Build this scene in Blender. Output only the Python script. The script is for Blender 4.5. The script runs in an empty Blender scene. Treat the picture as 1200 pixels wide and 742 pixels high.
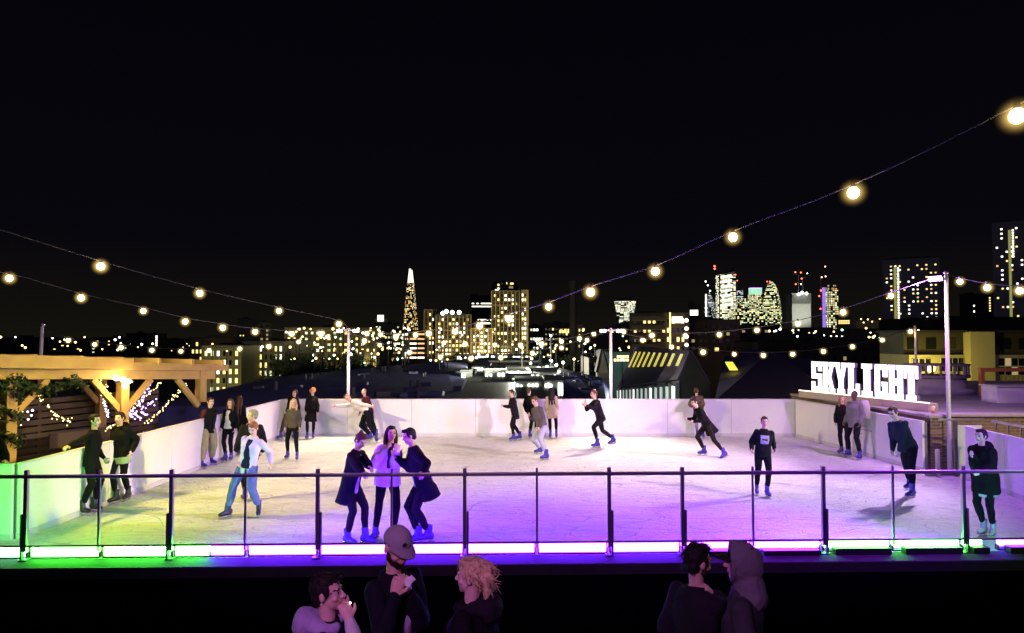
import bpy, bmesh, math, random
from mathutils import Vector, Matrix, noise
import numpy as np

rnd = random.Random(11)
S = bpy.context.scene
C = S.collection
V = Vector
UP = V((0, 0, 1))

# ------------------------------------------------------------------ camera
F, CX, CY = 800.0, 600.0, 371.0
CAM = V((0, 0, 3.2))
TILT = math.atan(24 / 800)
cT, sT = math.cos(TILT), math.sin(TILT)
cd = bpy.data.cameras.new('camera')
cam = bpy.data.objects.new('camera', cd)
C.objects.link(cam)
cam.location = CAM
cam.rotation_euler = (math.pi / 2 + TILT, 0, 0)
cd.lens, cd.sensor_width, cd.sensor_fit = 24, 36, 'HORIZONTAL'
cd.clip_start, cd.clip_end = 0.1, 12000
S.camera = cam


def ray(px, py):
    x, y = (px - CX) / F, -(py - CY) / F
    return V((x, cT - y * sT, sT + y * cT))


def at(px, py, D):
    r = ray(px, py)
    return CAM + r * (D / r.y)


def gr(px, py, z=0.0):
    r = ray(px, py)
    return CAM + r * ((z - CAM.z) / r.z)


# ------------------------------------------------------------------ render
S.render.engine = 'CYCLES'
S.cycles.use_denoising = True
try:
    S.cycles.denoiser = 'OPENIMAGEDENOISE'
except Exception:
    pass
S.cycles.max_bounces = 5
S.cycles.diffuse_bounces = 3
S.cycles.glossy_bounces = 3
S.cycles.transparent_max_bounces = 24
S.cycles.sample_clamp_indirect = 4
S.cycles.caustics_reflective = False
S.cycles.caustics_refractive = False
S.view_settings.view_transform = 'Standard'
S.view_settings.look = 'None'
S.view_settings.exposure = 0
S.view_settings.gamma = 1

w = bpy.data.worlds.new('World')
S.world = w
w.use_nodes = True
nt = w.node_tree
bg = nt.nodes['Background']
tc = nt.nodes.new('ShaderNodeTexCoord')
sx = nt.nodes.new('ShaderNodeSeparateXYZ')
cr = nt.nodes.new('ShaderNodeValToRGB')
nt.links.new(tc.outputs['Generated'], sx.inputs[0])
nt.links.new(sx.outputs['Z'], cr.inputs[0])
nt.links.new(cr.outputs[0], bg.inputs[0])
e = cr.color_ramp.elements
e[0].position, e[0].color = 0.0, (.0070, .0060, .0038, 1)
e[1].position, e[1].color = 0.55, (.0009, .0008, .0024, 1)
q = cr.color_ramp.elements.new(0.13)
q.color = (.0023, .0020, .0037, 1)
bg.inputs[1].default_value = 1.0


# ------------------------------------------------------------------ materials
MATS = {}


def mat(name, col, rough=.6, metal=0.0, var=.18, vs=6.0, bump=0.0, bs=40.0, spec=.4, sheen=0.0, emit=None, es=0.0, sample=True, coat=0.0):
    if name in MATS:
        return MATS[name]
    m = bpy.data.materials.new(name)
    m.use_nodes = True
    n, l = m.node_tree.nodes, m.node_tree.links
    b = n['Principled BSDF']
    b.inputs['Roughness'].default_value = rough
    b.inputs['Metallic'].default_value = metal
    b.inputs['Specular IOR Level'].default_value = spec
    if coat:
        b.inputs['Coat Weight'].default_value = coat
    if sheen:
        b.inputs['Sheen Weight'].default_value = sheen
        b.inputs['Sheen Roughness'].default_value = .5
    t = n.new('ShaderNodeTexCoord')
    if var:
        z = n.new('ShaderNodeTexNoise')
        z.inputs['Scale'].default_value = vs
        z.inputs['Detail'].default_value = 5
        l.new(t.outputs['Object'], z.inputs['Vector'])
        mx = n.new('ShaderNodeMix')
        mx.data_type = 'RGBA'
        mx.inputs['A'].default_value = tuple(max(0, c * (1 - var)) for c in col) + (1,)
        mx.inputs['B'].default_value = tuple(min(1, c * (1 + var)) for c in col) + (1,)
        l.new(z.outputs['Fac'], mx.inputs['Factor'])
        l.new(mx.outputs['Result'], b.inputs['Base Color'])
    else:
        b.inputs['Base Color'].default_value = tuple(col) + (1,)
    if bump:
        z2 = n.new('ShaderNodeTexNoise')
        z2.inputs['Scale'].default_value = bs
        z2.inputs['Detail'].default_value = 4
        l.new(t.outputs['Object'], z2.inputs['Vector'])
        bp = n.new('ShaderNodeBump')
        bp.inputs['Strength'].default_value = bump
        bp.inputs['Distance'].default_value = .01
        l.new(z2.outputs['Fac'], bp.inputs['Height'])
        l.new(bp.outputs[0], b.inputs['Normal'])
    if emit:
        b.inputs['Emission Color'].default_value = tuple(emit) + (1,)
        b.inputs['Emission Strength'].default_value = es
        if not sample:
            m.cycles.emission_sampling = 'NONE'
    MATS[name] = m
    return m


def fabric(col, rough=.85):
    key = 'fabric_%.3f_%.3f_%.3f' % tuple(col)
    return mat(key, col, rough, var=.25, vs=9, bump=.4, bs=70, spec=.10)


def skin(col):
    key = 'skin_%.3f_%.3f_%.3f' % tuple(col)
    return mat(key, col, .5, var=.08, vs=20, bump=.08, bs=120, spec=.4)


def hairm(col):
    key = 'hair_%.3f_%.3f_%.3f' % tuple(col)
    return mat(key, col, .62, var=.45, vs=45, bump=.7, bs=90, spec=.2)


def glow(name, col, s, sample=True):
    return mat(name, (.8, .8, .8), .5, var=0, emit=col, es=s, sample=sample)


def window_wall(name, base, cell, dens, cols, strength, fill=(.75, .6), seed=0, rough=.3):
    """A facade whose lit rooms glow: cells of the wall in its own coordinates, some lit."""
    m = bpy.data.materials.new(name)
    m.use_nodes = True
    n, l = m.node_tree.nodes, m.node_tree.links
    b = n['Principled BSDF']
    b.inputs['Base Color'].default_value = tuple(base) + (1,)
    b.inputs['Roughness'].default_value = rough
    t = n.new('ShaderNodeTexCoord')
    sep = n.new('ShaderNodeSeparateXYZ')
    l.new(t.outputs['Object'], sep.inputs[0])

    def math_(op, a, bb=None):
        k = n.new('ShaderNodeMath')
        k.operation = op
        for i, q in enumerate((a, bb)):
            if q is None:
                continue
            if isinstance(q, (int, float)):
                k.inputs[i].default_value = q
            else:
                l.new(q, k.inputs[i])
        return k.outputs[0]
    ax = math_('ADD', sep.outputs['X'], sep.outputs['Y'])
    u = math_('MULTIPLY', ax, 1 / cell[0])
    v = math_('MULTIPLY', sep.outputs['Z'], 1 / cell[1])
    comb = n.new('ShaderNodeCombineXYZ')
    l.new(math_('FLOOR', u), comb.inputs[0])
    l.new(math_('FLOOR', v), comb.inputs[1])
    comb.inputs[2].default_value = seed
    wn = n.new('ShaderNodeTexWhiteNoise')
    wn.noise_dimensions = '3D'
    l.new(comb.outputs[0], wn.inputs['Vector'])
    big = n.new('ShaderNodeTexNoise')
    big.inputs['Scale'].default_value = .35
    l.new(comb.outputs[0], big.inputs['Vector'])
    val = math_('ADD', math_('MULTIPLY', wn.outputs['Value'], .7), math_('MULTIPLY', big.outputs['Fac'], .45))
    lit = math_('LESS_THAN', val, dens)
    fu = math_('LESS_THAN', math_('FRACT', u), fill[0])
    fv = math_('LESS_THAN', math_('FRACT', v), fill[1])
    on = math_('MULTIPLY', math_('MULTIPLY', lit, fu), fv)
    wn2 = n.new('ShaderNodeTexWhiteNoise')
    wn2.noise_dimensions = '3D'
    off = n.new('ShaderNodeVectorMath')
    off.operation = 'ADD'
    off.inputs[1].default_value = (17.3, 5.1, 3)
    l.new(comb.outputs[0], off.inputs[0])
    l.new(off.outputs[0], wn2.inputs['Vector'])
    ramp = n.new('ShaderNodeValToRGB')
    ramp.color_ramp.interpolation = 'CONSTANT'
    el = ramp.color_ramp.elements
    for i, c in enumerate(cols):
        if i < 2:
            el[i].position = i / len(cols)
            el[i].color = tuple(c) + (1,)
        else:
            k = el.new(i / len(cols))
            k.color = tuple(c) + (1,)
    l.new(wn2.outputs['Value'], ramp.inputs[0])
    l.new(ramp.outputs[0], b.inputs['Emission Color'])
    st = math_('MULTIPLY', on, math_('ADD', math_('MULTIPLY', wn2.outputs['Value'], strength), strength * .35))
    l.new(st, b.inputs['Emission Strength'])
    m.cycles.emission_sampling = 'NONE'
    return m


# ------------------------------------------------------------------ meshes
def box(bm, c, s, rot=None):
    m = Matrix.Translation(V(c))
    if rot is not None:
        m = m @ (rot if isinstance(rot, Matrix) else Matrix.Rotation(rot, 4, 'Z'))
    m = m @ Matrix.Diagonal((s[0], s[1], s[2], 1))
    return bmesh.ops.create_cube(bm, size=1, matrix=m)['verts']


def ball(bm, c, r, sub=2):
    r = r if hasattr(r, '__len__') else (r, r, r)
    bmesh.ops.create_icosphere(bm, subdivisions=sub, radius=1, matrix=Matrix.Translation(V(c)) @ Matrix.Diagonal((r[0], r[1], r[2], 1)))


def ellip(bm, c, X, Y, Z, r, sub=3):
    R = Matrix((X, Y, Z)).transposed().to_4x4()
    bmesh.ops.create_icosphere(bm, subdivisions=sub, radius=1, matrix=Matrix.Translation(c) @ R @ Matrix.Diagonal((r[0], r[1], r[2], 1)))


def loft(bm, rings, n=16, caps=True):
    rows = []
    for c, A, B in rings:
        rows.append([bm.verts.new(c + A * math.cos(2 * math.pi * i / n) + B * math.sin(2 * math.pi * i / n)) for i in range(n)])
    for a, b in zip(rows, rows[1:]):
        for i in range(n):
            bm.faces.new((a[i], a[(i + 1) % n], b[(i + 1) % n], b[i]))
    if caps:
        bm.faces.new(rows[0][::-1])
        bm.faces.new(rows[-1])


def frame(d):
    d = d.normalized()
    a = UP.cross(d)
    if a.length < 1e-3:
        a = V((1, 0, 0)).cross(d)
    a.normalize()
    return a, d.cross(a)


def tube(bm, pts, r, n=8, caps=True):
    pts = [V(p) for p in pts]
    rr = r if hasattr(r, '__len__') else [r] * len(pts)
    rings = []
    for i, p in enumerate(pts):
        d = (pts[min(i + 1, len(pts) - 1)] - pts[max(i - 1, 0)])
        a, b = frame(d)
        rings.append((p, a * rr[i], b * rr[i]))
    loft(bm, rings, n, caps)


def limb(bm, pts, rr, n=12):
    pts = [V(p) for p in pts]
    for i in range(len(pts) - 1):
        d = pts[i + 1] - pts[i]
        if d.length < 1e-5:
            continue
        a, b = frame(d)
        loft(bm, [(pts[i], a * rr[i], b * rr[i]), (pts[i + 1], a * rr[i + 1], b * rr[i + 1])], n)
    for p, r in zip(pts, rr):
        ball(bm, p, r, 2)


def obj(name, bm, m, parent=None, smooth=False, loc=(0, 0, 0), bevel=0.0, kind=None):
    if isinstance(bm, bmesh.types.BMesh):
        bmesh.ops.recalc_face_normals(bm, faces=bm.faces)
        me = bpy.data.meshes.new(name)
        bm.to_mesh(me)
        bm.free()
    else:
        me = bm
    o = bpy.data.objects.new(name, me)
    C.objects.link(o)
    for k in (m if isinstance(m, (list, tuple)) else [m]):
        me.materials.append(k)
    if smooth:
        me.polygons.foreach_set('use_smooth', [True] * len(me.polygons))
    if parent is not None:
        o.parent = parent
    o.location = loc
    if bevel:
        b = o.modifiers.new('bevel', 'BEVEL')
        b.width, b.segments, b.limit_method = bevel, 2, 'ANGLE'
    if kind:
        o['kind'] = kind
    return o


def tag(o, label, cat, group=None, kind=None):
    o['label'] = label
    o['category'] = cat
    if group:
        o['group'] = group
    if kind:
        o['kind'] = kind
    return o


def thing(name, label, cat, loc=(0, 0, 0), rz=0.0, group=None):
    o = bpy.data.objects.new(name, None)
    o.empty_display_size = .2
    C.objects.link(o)
    o.location = loc
    o.rotation_euler = (0, 0, rz)
    return tag(o, label, cat, group)


def dup(o, parent=None):
    c = o.copy()
    C.objects.link(c)
    if parent is not None:
        c.parent = parent
    for ch in o.children:
        dup(ch, c)
    return c


def BM():
    return bmesh.new()


def put(name, me, m, parent, loc, scale=(1, 1, 1), rot=None):
    """a copy sharing mesh data"""
    o = bpy.data.objects.new(name, me)
    C.objects.link(o)
    o.parent = parent
    o.location = loc
    o.scale = scale
    if rot is not None:
        o.rotation_euler = rot
    return o


def lamp(kind, loc, col, power, target=None, size=.1, angle=60, blend=.4, sizey=None):
    d = bpy.data.lights.new('lamp', kind)
    d.color = col
    d.energy = power
    o = bpy.data.objects.new({'SPOT': 'spot_lamp', 'POINT': 'point_lamp', 'AREA': 'area_lamp'}[kind], d)
    C.objects.link(o)
    o.location = loc
    if kind == 'SPOT':
        d.spot_size = math.radians(angle)
        d.spot_blend = blend
        d.shadow_soft_size = size
    elif kind == 'AREA':
        d.size = size
        if sizey:
            d.shape = 'RECTANGLE'
            d.size_y = sizey
    else:
        d.shadow_soft_size = size
    if target is not None:
        o.rotation_euler = (V(target) - V(loc)).to_track_quat('-Z', 'Y').to_euler()
    return o
# ------------------------------------------------------------------ people
def project(p):
    d = V(p) - CAM
    fx, fy, fz = d.x, d.y * cT + d.z * sT, -d.y * sT + d.z * cT
    return CX + F * fx / fy, CY - F * fz / fy


def remesh(name, bm, voxel, mats, parent, base, smooth=3, amp=0.0, sc=9.0, stretch=1.0, voff=0.0):
    me = bpy.data.meshes.new(name)
    bm.to_mesh(me)
    bm.free()
    o = bpy.data.objects.new(name, me)
    C.objects.link(o)
    m = o.modifiers.new('remesh', 'REMESH')
    m.mode, m.voxel_size, m.adaptivity = 'VOXEL', voxel, 0
    if smooth:
        s = o.modifiers.new('smooth', 'SMOOTH')
        s.factor, s.iterations = .5, smooth
    dg = bpy.context.evaluated_depsgraph_get()
    me2 = bpy.data.meshes.new_from_object(o.evaluated_get(dg))
    o.modifiers.clear()
    o.data = me2
    bpy.data.meshes.remove(me)
    me2.name = name
    nv = len(me2.vertices)
    co = np.empty(nv * 3, 'f')
    me2.vertices.foreach_get('co', co)
    co = co.reshape(-1, 3)
    if amp:
        no = np.empty(nv * 3, 'f')
        me2.vertices.foreach_get('normal', no)
        no = no.reshape(-1, 3)
        k = np.empty(nv, 'f')
        ns = noise.noise
        for i in range(nv):
            x, y, z = co[i]
            p = V((x * sc, y * sc, z * sc * stretch + voff))
            k[i] = .8 * (.35 - abs(ns(p)) * 1.6) + .5 * ns(p * .6) + .3 * ns(p * 2.6)
        co = co + no * (k * amp)[:, None]
    co = co - np.array(base, 'f')
    me2.vertices.foreach_set('co', co.astype('f').ravel())
    for q in (mats if isinstance(mats, (list, tuple)) else [mats]):
        me2.materials.append(q)
    me2.polygons.foreach_set('use_smooth', np.ones(len(me2.polygons), bool))
    me2.update()
    o.parent = parent
    return o


def face_mats(o, test):
    me = o.data
    n = len(me.polygons)
    c = np.empty(n * 3, 'f')
    me.polygons.foreach_get('center', c)
    me.polygons.foreach_set('material_index', test(c.reshape(-1, 3)).astype('i'))
    me.update()


def ik(a, c, l1, l2, hint):
    d = c - a
    L = d.length
    mx = (l1 + l2) * .998
    if L > mx:
        c = a + d * (mx / L)
        d = c - a
        L = mx
    L = max(L, abs(l1 - l2) + .02)
    k = (l1 * l1 - l2 * l2 + L * L) / (2 * L)
    h = math.sqrt(max(0, l1 * l1 - k * k))
    dn = d.normalized()
    p = hint - dn * hint.dot(dn)
    p = p.normalized() if p.length > 1e-4 else frame(dn)[0]
    return a + dn * k + p * h, c


def hand(bm, w, d, nrm, th, s, curl=.35, spread=.12):
    """palm box and five jointed fingers; d along the hand, nrm out of the palm, th towards the thumb"""
    d = d.normalized()
    nrm = (nrm - d * nrm.dot(d)).normalized()
    t = nrm.cross(d)
    if t.dot(th) < 0:
        t = -t
    loft(bm, [(w - d * .02 * s, t * .026 * s, nrm * .02 * s), (w + d * .02 * s, t * .032 * s, nrm * .018 * s),
              (w + d * .06 * s, t * .041 * s, nrm * .016 * s), (w + d * .09 * s, t * .040 * s, nrm * .013 * s)], 12)
    for k, (o_, L) in enumerate(((.030, .070), (.010, .080), (-.010, .075), (-.029, .058))):
        p = w + d * (.086 - .004 * abs(k - 1)) * s + t * o_ * s
        ang = .15
        dd = (d + t * spread * (1 - k) * .7).normalized()
        pts, rr = [p - dd * .02 * s, p], [.0095 * s, .0095 * s]
        for j, fr in enumerate((.42, .32, .26)):
            ang += curl * (1.0 + .25 * j) * (.8 + .12 * k)
            v = dd * math.cos(ang) + nrm * math.sin(ang)
            p = p + v * L * fr * s
            pts.append(p)
            rr.append((.0088 - .0009 * j) * s)
        limb(bm, pts, rr, 8)
    p = w + d * .025 * s + t * .028 * s
    v1 = (d * .65 + t * .75 + nrm * .25).normalized()
    v2 = (d * .95 + t * .2 + nrm * .35).normalized()
    limb(bm, [w + d * .01 * s + t * .012 * s, p, p + v1 * .036 * s, p + v1 * .036 * s + v2 * .03 * s], [.015 * s, .0135 * s, .0105 * s, .009 * s], 8)


SKATE = {}


def skate_proto(kind):
    """ankle at the origin, toe along +Y; boot and blade meshes"""
    if kind in SKATE:
        return SKATE[kind]
    bm = BM()
    Z = V((0, 0, 1))
    if kind != 'shoe':
        loft(bm, [(V((0, -.014, .115)), V((.050, 0, 0)), V((0, .058, .012))), (V((0, -.008, .09)), V((.05, 0, 0)), V((0, .058, .008))),
                  (V((0, 0, .02)), V((.048, 0, 0)), V((0, .062, .004))), (V((0, .005, -.04)), V((.046, 0, 0)), V((0, .07, 0)))], 14)
        bot = -.105
    else:
        loft(bm, [(V((0, -.006, .06)), V((.046, 0, 0)), V((0, .05, .01))), (V((0, 0, -.03)), V((.044, 0, 0)), V((0, .06, 0)))], 14)
        bot = -.085
    loft(bm, [(V((0, -.085, bot + .045)), V((.026, 0, 0)), Z * .04), (V((0, -.06, bot + .05)), V((.041, 0, 0)), Z * .05), (V((0, .02, bot + .05)), V((.042, 0, 0)), Z * .05),
              (V((0, .09, bot + .038)), V((.049, 0, 0)), Z * .038), (V((0, .15, bot + .03)), V((.046, 0, 0)), Z * .03), (V((0, .19, bot + .026)), V((.024, 0, 0)), Z * .02)], 14)
    tmp = bpy.data.objects.new('t', None)
    o = remesh('skate_boot', bm, .009, [], None, (0, 0, 0), 3)
    boot = o.data
    bpy.data.objects.remove(o)
    bpy.data.objects.remove(tmp)
    bm = BM()
    if kind != 'shoe':
        box(bm, (0, .05, -.155), (.006, .29, .018))
        box(bm, (0, .055, -.112), (.07, .25, .014))
        box(bm, (0, -.03, -.132), (.018, .05, .034))
        box(bm, (0, .11, -.132), (.018, .06, .034))
    else:
        box(bm, (0, .05, -.082), (.082, .27, .02))
    bl = bpy.data.meshes.new('blade')
    bm.to_mesh(bl)
    bm.free()
    SKATE[kind] = (boot, bl)
    return SKATE[kind]


BOOT_BLUE = None
ERR = []


def person(label, feet, head, face, H=None, D=None, hd=0.0, pel=None, pd=0.0, gz=0.0, RH=None, LH=None, relb=None, lelb=None,
           hface=None, hpitch=0.0, hroll=0.0, sk=(.62, .40, .31), hair=('short', (.02, .014, .01)), beard=None, fem=False,
           top=None, shirt=None, print_col=None, legs=(.015, .015, .02), lg=.012, boots='skate', boot_col=(.045, .025, .30), toes=(None, None), pitch=(0, 0),
           detail=False, curl=(.35, .35), cap=None, hood=None, scarf=None, glow_tip=None, palm=(None, None)):
    lg = max(lg, .010)
    top = top or dict(c=(.02, .02, .025))
    # the feet
    fp, lifts = [], []
    for q in feet:
        fp.append(at(q[0], q[1], q[2]) if len(q) > 2 else gr(q[0], q[1], gz))
    Db = D or sum(p.y for p in fp) / len(fp)
    a = math.radians(face)
    f = V((math.sin(a), -math.cos(a), 0))
    r = V((f.y, -f.x, 0))
    ah = .165 if boots == 'skate' else .092
    ank = [p + UP * ah for p in fp]
    mid = (ank[0] + ank[1]) * .5
    sgn = (ank[1] - ank[0]).dot(r)
    order = (0, 1) if sgn < 0 else (1, 0)          # right foot first
    ank = [ank[i] for i in order]
    toes = [toes[i] for i in order]
    pitch = [pitch[i] for i in order]
    base = V((mid.x, mid.y, gz))
    Hc = at(head[0], head[1], Db + hd)
    s = (H or 1.72) / 1.75

    def solve(s):
        if pel:
            P = at(pel[0], pel[1], Db + pd)
        else:
            P = V((mid.x * .62 + Hc.x * .38, mid.y * .62 + Hc.y * .38, 0))
            z = 9
            for k, an in enumerate(ank):
                hx = P + r * (.09 * s * (1 if k == 0 else -1))
                dh = (V((hx.x, hx.y, 0)) - V((an.x, an.y, 0))).length
                z = min(z, an.z + math.sqrt(max(.05, (.86 * s * .988) ** 2 - dh * dh)))
            P.z = z
        return P
    for _ in range(6):
        P = solve(s)
        want = (Hc - P).length
        if not H:
            s = min(1.95 / 1.75, max(1.5 / 1.75, s * (.5 + .5 * want / (.71 * s))))
    u = (Hc - P).normalized()
    Ru = (r - u * r.dot(u)).normalized()
    Fu = u.cross(Ru)
    T = lambda h, x=0, y=0: P + u * h * s + Ru * x * s + Fu * y * s
    neck = T(.545)
    hu = (u * .6 + UP * .4).normalized()
    ha = math.radians(hface if hface is not None else face)
    hf = V((math.sin(ha), -math.cos(ha), 0))
    hf = (hf - hu * hf.dot(hu)).normalized()
    hr = hf.cross(hu)
    hp = math.radians(hpitch)
    hf, hu2 = hf * math.cos(hp) - hu * math.sin(hp), hu * math.cos(hp) + hf * math.sin(hp)
    if hroll:
        q = math.radians(hroll)
        hu2, hr = hu2 * math.cos(q) + hr * math.sin(q), hr * math.cos(q) - hu2 * math.sin(q)
    hc = neck + hu * .075 * s + hu2 * .09 * s
    L = lambda x, y, z: hc + hr * x * s + hf * y * s + hu2 * z * s
    pj = project(hc)
    ERR.append((label[:34], round(pj[0] - head[0], 1), round(pj[1] - head[1], 1), round(s * 1.75, 2)))
    # joints
    hips = [T(-.01, .09), T(-.01, -.09)]
    knees = []
    for k in (0, 1):
        kn, an = ik(hips[k], ank[k], .435 * s, .435 * s, f + r * (.15 if k == 0 else -.15))
        knees.append(kn)
        ank[k] = an
    shw = .143 if fem else .160
    sh = [T(.456, shw), T(.456, -shw)]
    elb, wri, hdir, hn, hth = [], [], [], [], []
    for k, (spec, eh) in enumerate(((RH, relb), (LH, lelb))):
        side = Ru if k == 0 else -Ru
        if spec is None:
            tg = sh[k] - UP * .535 * s + side * .075 * s + f * .10 * s
        else:
            tg = at(spec[0], spec[1], Db + (spec[2] if len(spec) > 2 else 0))
        hint = (-f * .9 - UP * .4 + side * .25) if eh is None else V(eh)
        dirn = (tg - sh[k]).normalized()
        el, wr = ik(sh[k], tg - dirn * .05 * s, .285 * s, .255 * s, hint)
        elb.append(el)
        wri.append(wr)
        fd = (wr - el).normalized()
        n_ = (T(.25) - wr)
        n_ = n_ - fd * n_.dot(fd)
        if palm[k] is not None:
            n_ = V(palm[k])
        hdir.append(fd)
        hn.append(n_)
        hth.append(UP * .7 + f * .5)
    root = thing('person', label, 'person', base)
    vx = .0055 if detail else .0085
    # the body: one continuous surface
    bm = BM()
    sw = .92 if fem else 1.0
    rings = [(-.11, .12, .085, 0), (-.04, .158, .10, 0), (.05, .155, .10, 0), (.14, .135 * sw, .092, .0), (.25, .15 * sw, .105, .012), (.37, .165 * sw, .112, .012), (.45, .16 * sw, .095, 0), (.50, .12 * sw, .07, -.01), (.535, .062, .058, -.008)]
    loft(bm, [(T(h, 0, y), Ru * a_ * s * .95, Fu * b_ * s * .95) for h, a_, b_, y in rings], 20)
    limb(bm, [T(.48, 0, -.01), neck, hc - hu2 * .05 * s - hf * .012 * s], [.056 * s, .05 * s, .054 * s])
    for k in (0, 1):
        limb(bm, [hips[k], knees[k], ank[k]], [.070 * s, .044 * s, .030 * s])
        limb(bm, [sh[k], elb[k], wri[k]], [.048 * s, .038 * s, .027 * s])
        hand(bm, wri[k], hdir[k], hn[k], hth[k], s * (1.05 if detail else 1.0), curl[k])
    ellip(bm, L(0, -.012, .022), hr, hf, hu2, (.074 * s, .092 * s, .093 * s))
    ellip(bm, L(0, .026, -.048), hr, hf, hu2, (.057 * s, .062 * s, .066 * s))
    ellip(bm, L(0, .062, -.092), hr, hf, hu2, (.026 * s, .022 * s, .021 * s))
    ellip(bm, L(0, .05, .0), hr, hf, hu2, (.056 * s, .038 * s, .06 * s))
    limb(bm, [L(0, .082, .012), L(0, .108, -.024)], [.008 * s, .0125 * s])
    for q in (-1, 1):
        ellip(bm, L(q * .010, .098, -.028), hr, hf, hu2, (.009 * s, .01 * s, .008 * s))
        ellip(bm, L(q * .075, -.012, -.008), hr, hf, hu2, (.010 * s, .02 * s, .032 * s))
        ellip(bm, L(q * .032, .074, .026), hr, hf, hu2, (.024 * s, .012 * s, .009 * s))
        ellip(bm, L(q * .04, .058, -.03), hr, hf, hu2, (.022 * s, .022 * s, .02 * s))
    ellip(bm, L(0, .082, -.058), hr, hf, hu2, (.024 * s, .012 * s, .008 * s))
    ellip(bm, L(0, .080, -.069), hr, hf, hu2, (.021 * s, .012 * s, .008 * s))
    hcol = hair[1]
    brow = tuple(c * .6 for c in hcol)
    body = remesh('body', bm, vx, [skin(sk), mat('eye_dark', (.012, .01, .01), .15, var=0), skin((sk[0] * .75, sk[1] * .45, sk[2] * .45)), hairm(brow), mat('eye_white', (.62, .6, .58), .2, var=0)], root, base, 2)
    cl = np.array(hc - base)
    MR = np.array([list(hr), list(hf), list(hu2)])

    def facetest(c):
        l_ = (c - cl) @ MR.T / s
        x, y, z = np.abs(l_[:, 0]), l_[:, 1], l_[:, 2]
        idx = np.zeros(len(c))
        fr = y > .045
        ew = fr & (((x - .031) / .0155) ** 2 + ((z - .006) / .0075) ** 2 < 1)
        idx[ew] = 4 if detail else 1
        idx[fr & (((x - .031) / .0075) ** 2 + ((z - .006) / .0078) ** 2 < 1)] = 1
        idx[fr & (((x - .0) / .026) ** 2 + ((z + .063) / .0105) ** 2 < 1)] = 2
        idx[fr & (np.abs(x - .032) < .02) & (np.abs(z - .028 + (x - .03) ** 2 * 8) < .0040)] = 3
        return idx
    face_mats(body, facetest)
    root_b = body
    # ---- trousers
    bm = BM()
    loft(bm, [(T(h, 0, y), Ru * (a_ + lg * .7) * s, Fu * (b_ + lg * .7) * s) for h, a_, b_, y in ((-.12, .12, .09, 0), (-.05, .160, .105, -.005), (.03, .160, .104, 0), (.10, .145, .096, 0))], 20)
    for k in (0, 1):
        kt = ank[k] + (knees[k] - ank[k]).normalized() * (.10 if boots == 'skate' else -.01) * s
        mid_c = knees[k] * .55 + ank[k] * .45 - f * .012 * s
        limb(bm, [hips[k] - UP * .03 * s, hips[k] * .5 + knees[k] * .5, knees[k], mid_c, kt], [(.088 + lg) * s, (.072 + lg) * s, (.055 + lg) * s, (.052 + lg) * s, (.038 + lg * 1.1) * s])
    remesh('trousers', bm, .0125 if not detail else .011, fabric(legs), root, base, 3, .006 + lg * .22, 11, .8, rnd.random() * 40)
    # ---- top
    g, hem, fl = top.get('g', .022), top.get('hem', .06), top.get('flare', .0)
    col = fabric(top['c'])
    bm = BM()
    trings = [(-.03, .160, .105, 0), (.05, .156, .102, 0), (.14, .142 * sw, .096, .0), (.25, .155 * sw, .108, .012), (.37, .168 * sw, .115, .012), (.44, .158 * sw, .098, 0), (.49, .128 * sw, .074, -.008), (.525, .078, .066, -.01)]
    gg = lambda h: g * (1.0 if h < .42 else .6)
    rows = [(T(h, 0, y), Ru * (a_ + gg(h)) * s, Fu * (b_ + gg(h)) * s) for h, a_, b_, y in trings]
    dn = (-u * .35 - UP * .65).normalized()
    if 'sway' in top:
        dn = (dn + V(top['sway'])).normalized()
    low = []
    hh = hem
    n_ = max(1, int(hh / .09))
    for i in range(1, n_ + 1):
        t = i / n_
        low.append((T(-.03) + dn * (hh * t * s), Ru * (.162 + g + fl * t) * s, Fu * (.112 + g + fl * t) * s))
    loft(bm, low[::-1] + rows, 24)
    for k in (0, 1):
        ball(bm, sh[k] + u * .0, (.056 + g * .55) * s, 2)
    sl = []
    for k in (0, 1):
        b2 = bm if 'sc' not in top else BM()
        we = wri[k] - (wri[k] - elb[k]).normalized() * .012 * s
        bend = sh[k] * .5 + elb[k] * .5
        limb(b2, [sh[k], bend, elb[k], elb[k] * .5 + we * .5, we], [(.053 + g * .6) * s, (.050 + g * .8) * s, (.044 + g * .9) * s, (.040 + g * .85) * s, (.030 + g * .6) * s])
        sl.append(b2)
    if top.get('collar', True):
        pts = [T(.535, .068 * math.sin(t), -.004 + .064 * math.cos(t)) + Fu * 0 for t in [x * 2 * math.pi / 12 for x in range(13)]]
        limb(bm, pts, [.018 * s] * 13, 6)
    if 'hoodie' in top:
        pass
    tname = top.get('name', 'jacket')
    tv = rnd.random() * 50
    tm = [col]
    if 'c2' in top:                                           # a lower hem of another colour
        tm.append(fabric(top['c2']))
    if print_col:
        tm += [fabric(print_col)]
    ot = remesh(tname, bm, .011 if detail else .0125, tm, root, base, 3, top.get('wr', .016 if detail else .013), top.get('ws', 7), .75, tv)
    if print_col:
        pc, MT = np.array(T(.30) - base), np.array([list(Ru), list(Fu), list(u)])

        def ptest(c):
            l_ = (c - pc) @ MT.T / s
            return np.where((np.abs(l_[:, 0]) < .095) & (l_[:, 1] > .03) & (np.abs(l_[:, 2]) < .10) & ~((np.abs(l_[:, 2]) < .02) & (np.abs(l_[:, 0]) < .06)), len(tm) - 1, 0)
        face_mats(ot, ptest)
    if 'sc' in top:
        for k in (0, 1):
            remesh('sleeve', sl[k], .0125 if not detail else .011, fabric(top['sc']), root, base, 3, .008, 10, .8, tv)
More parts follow.
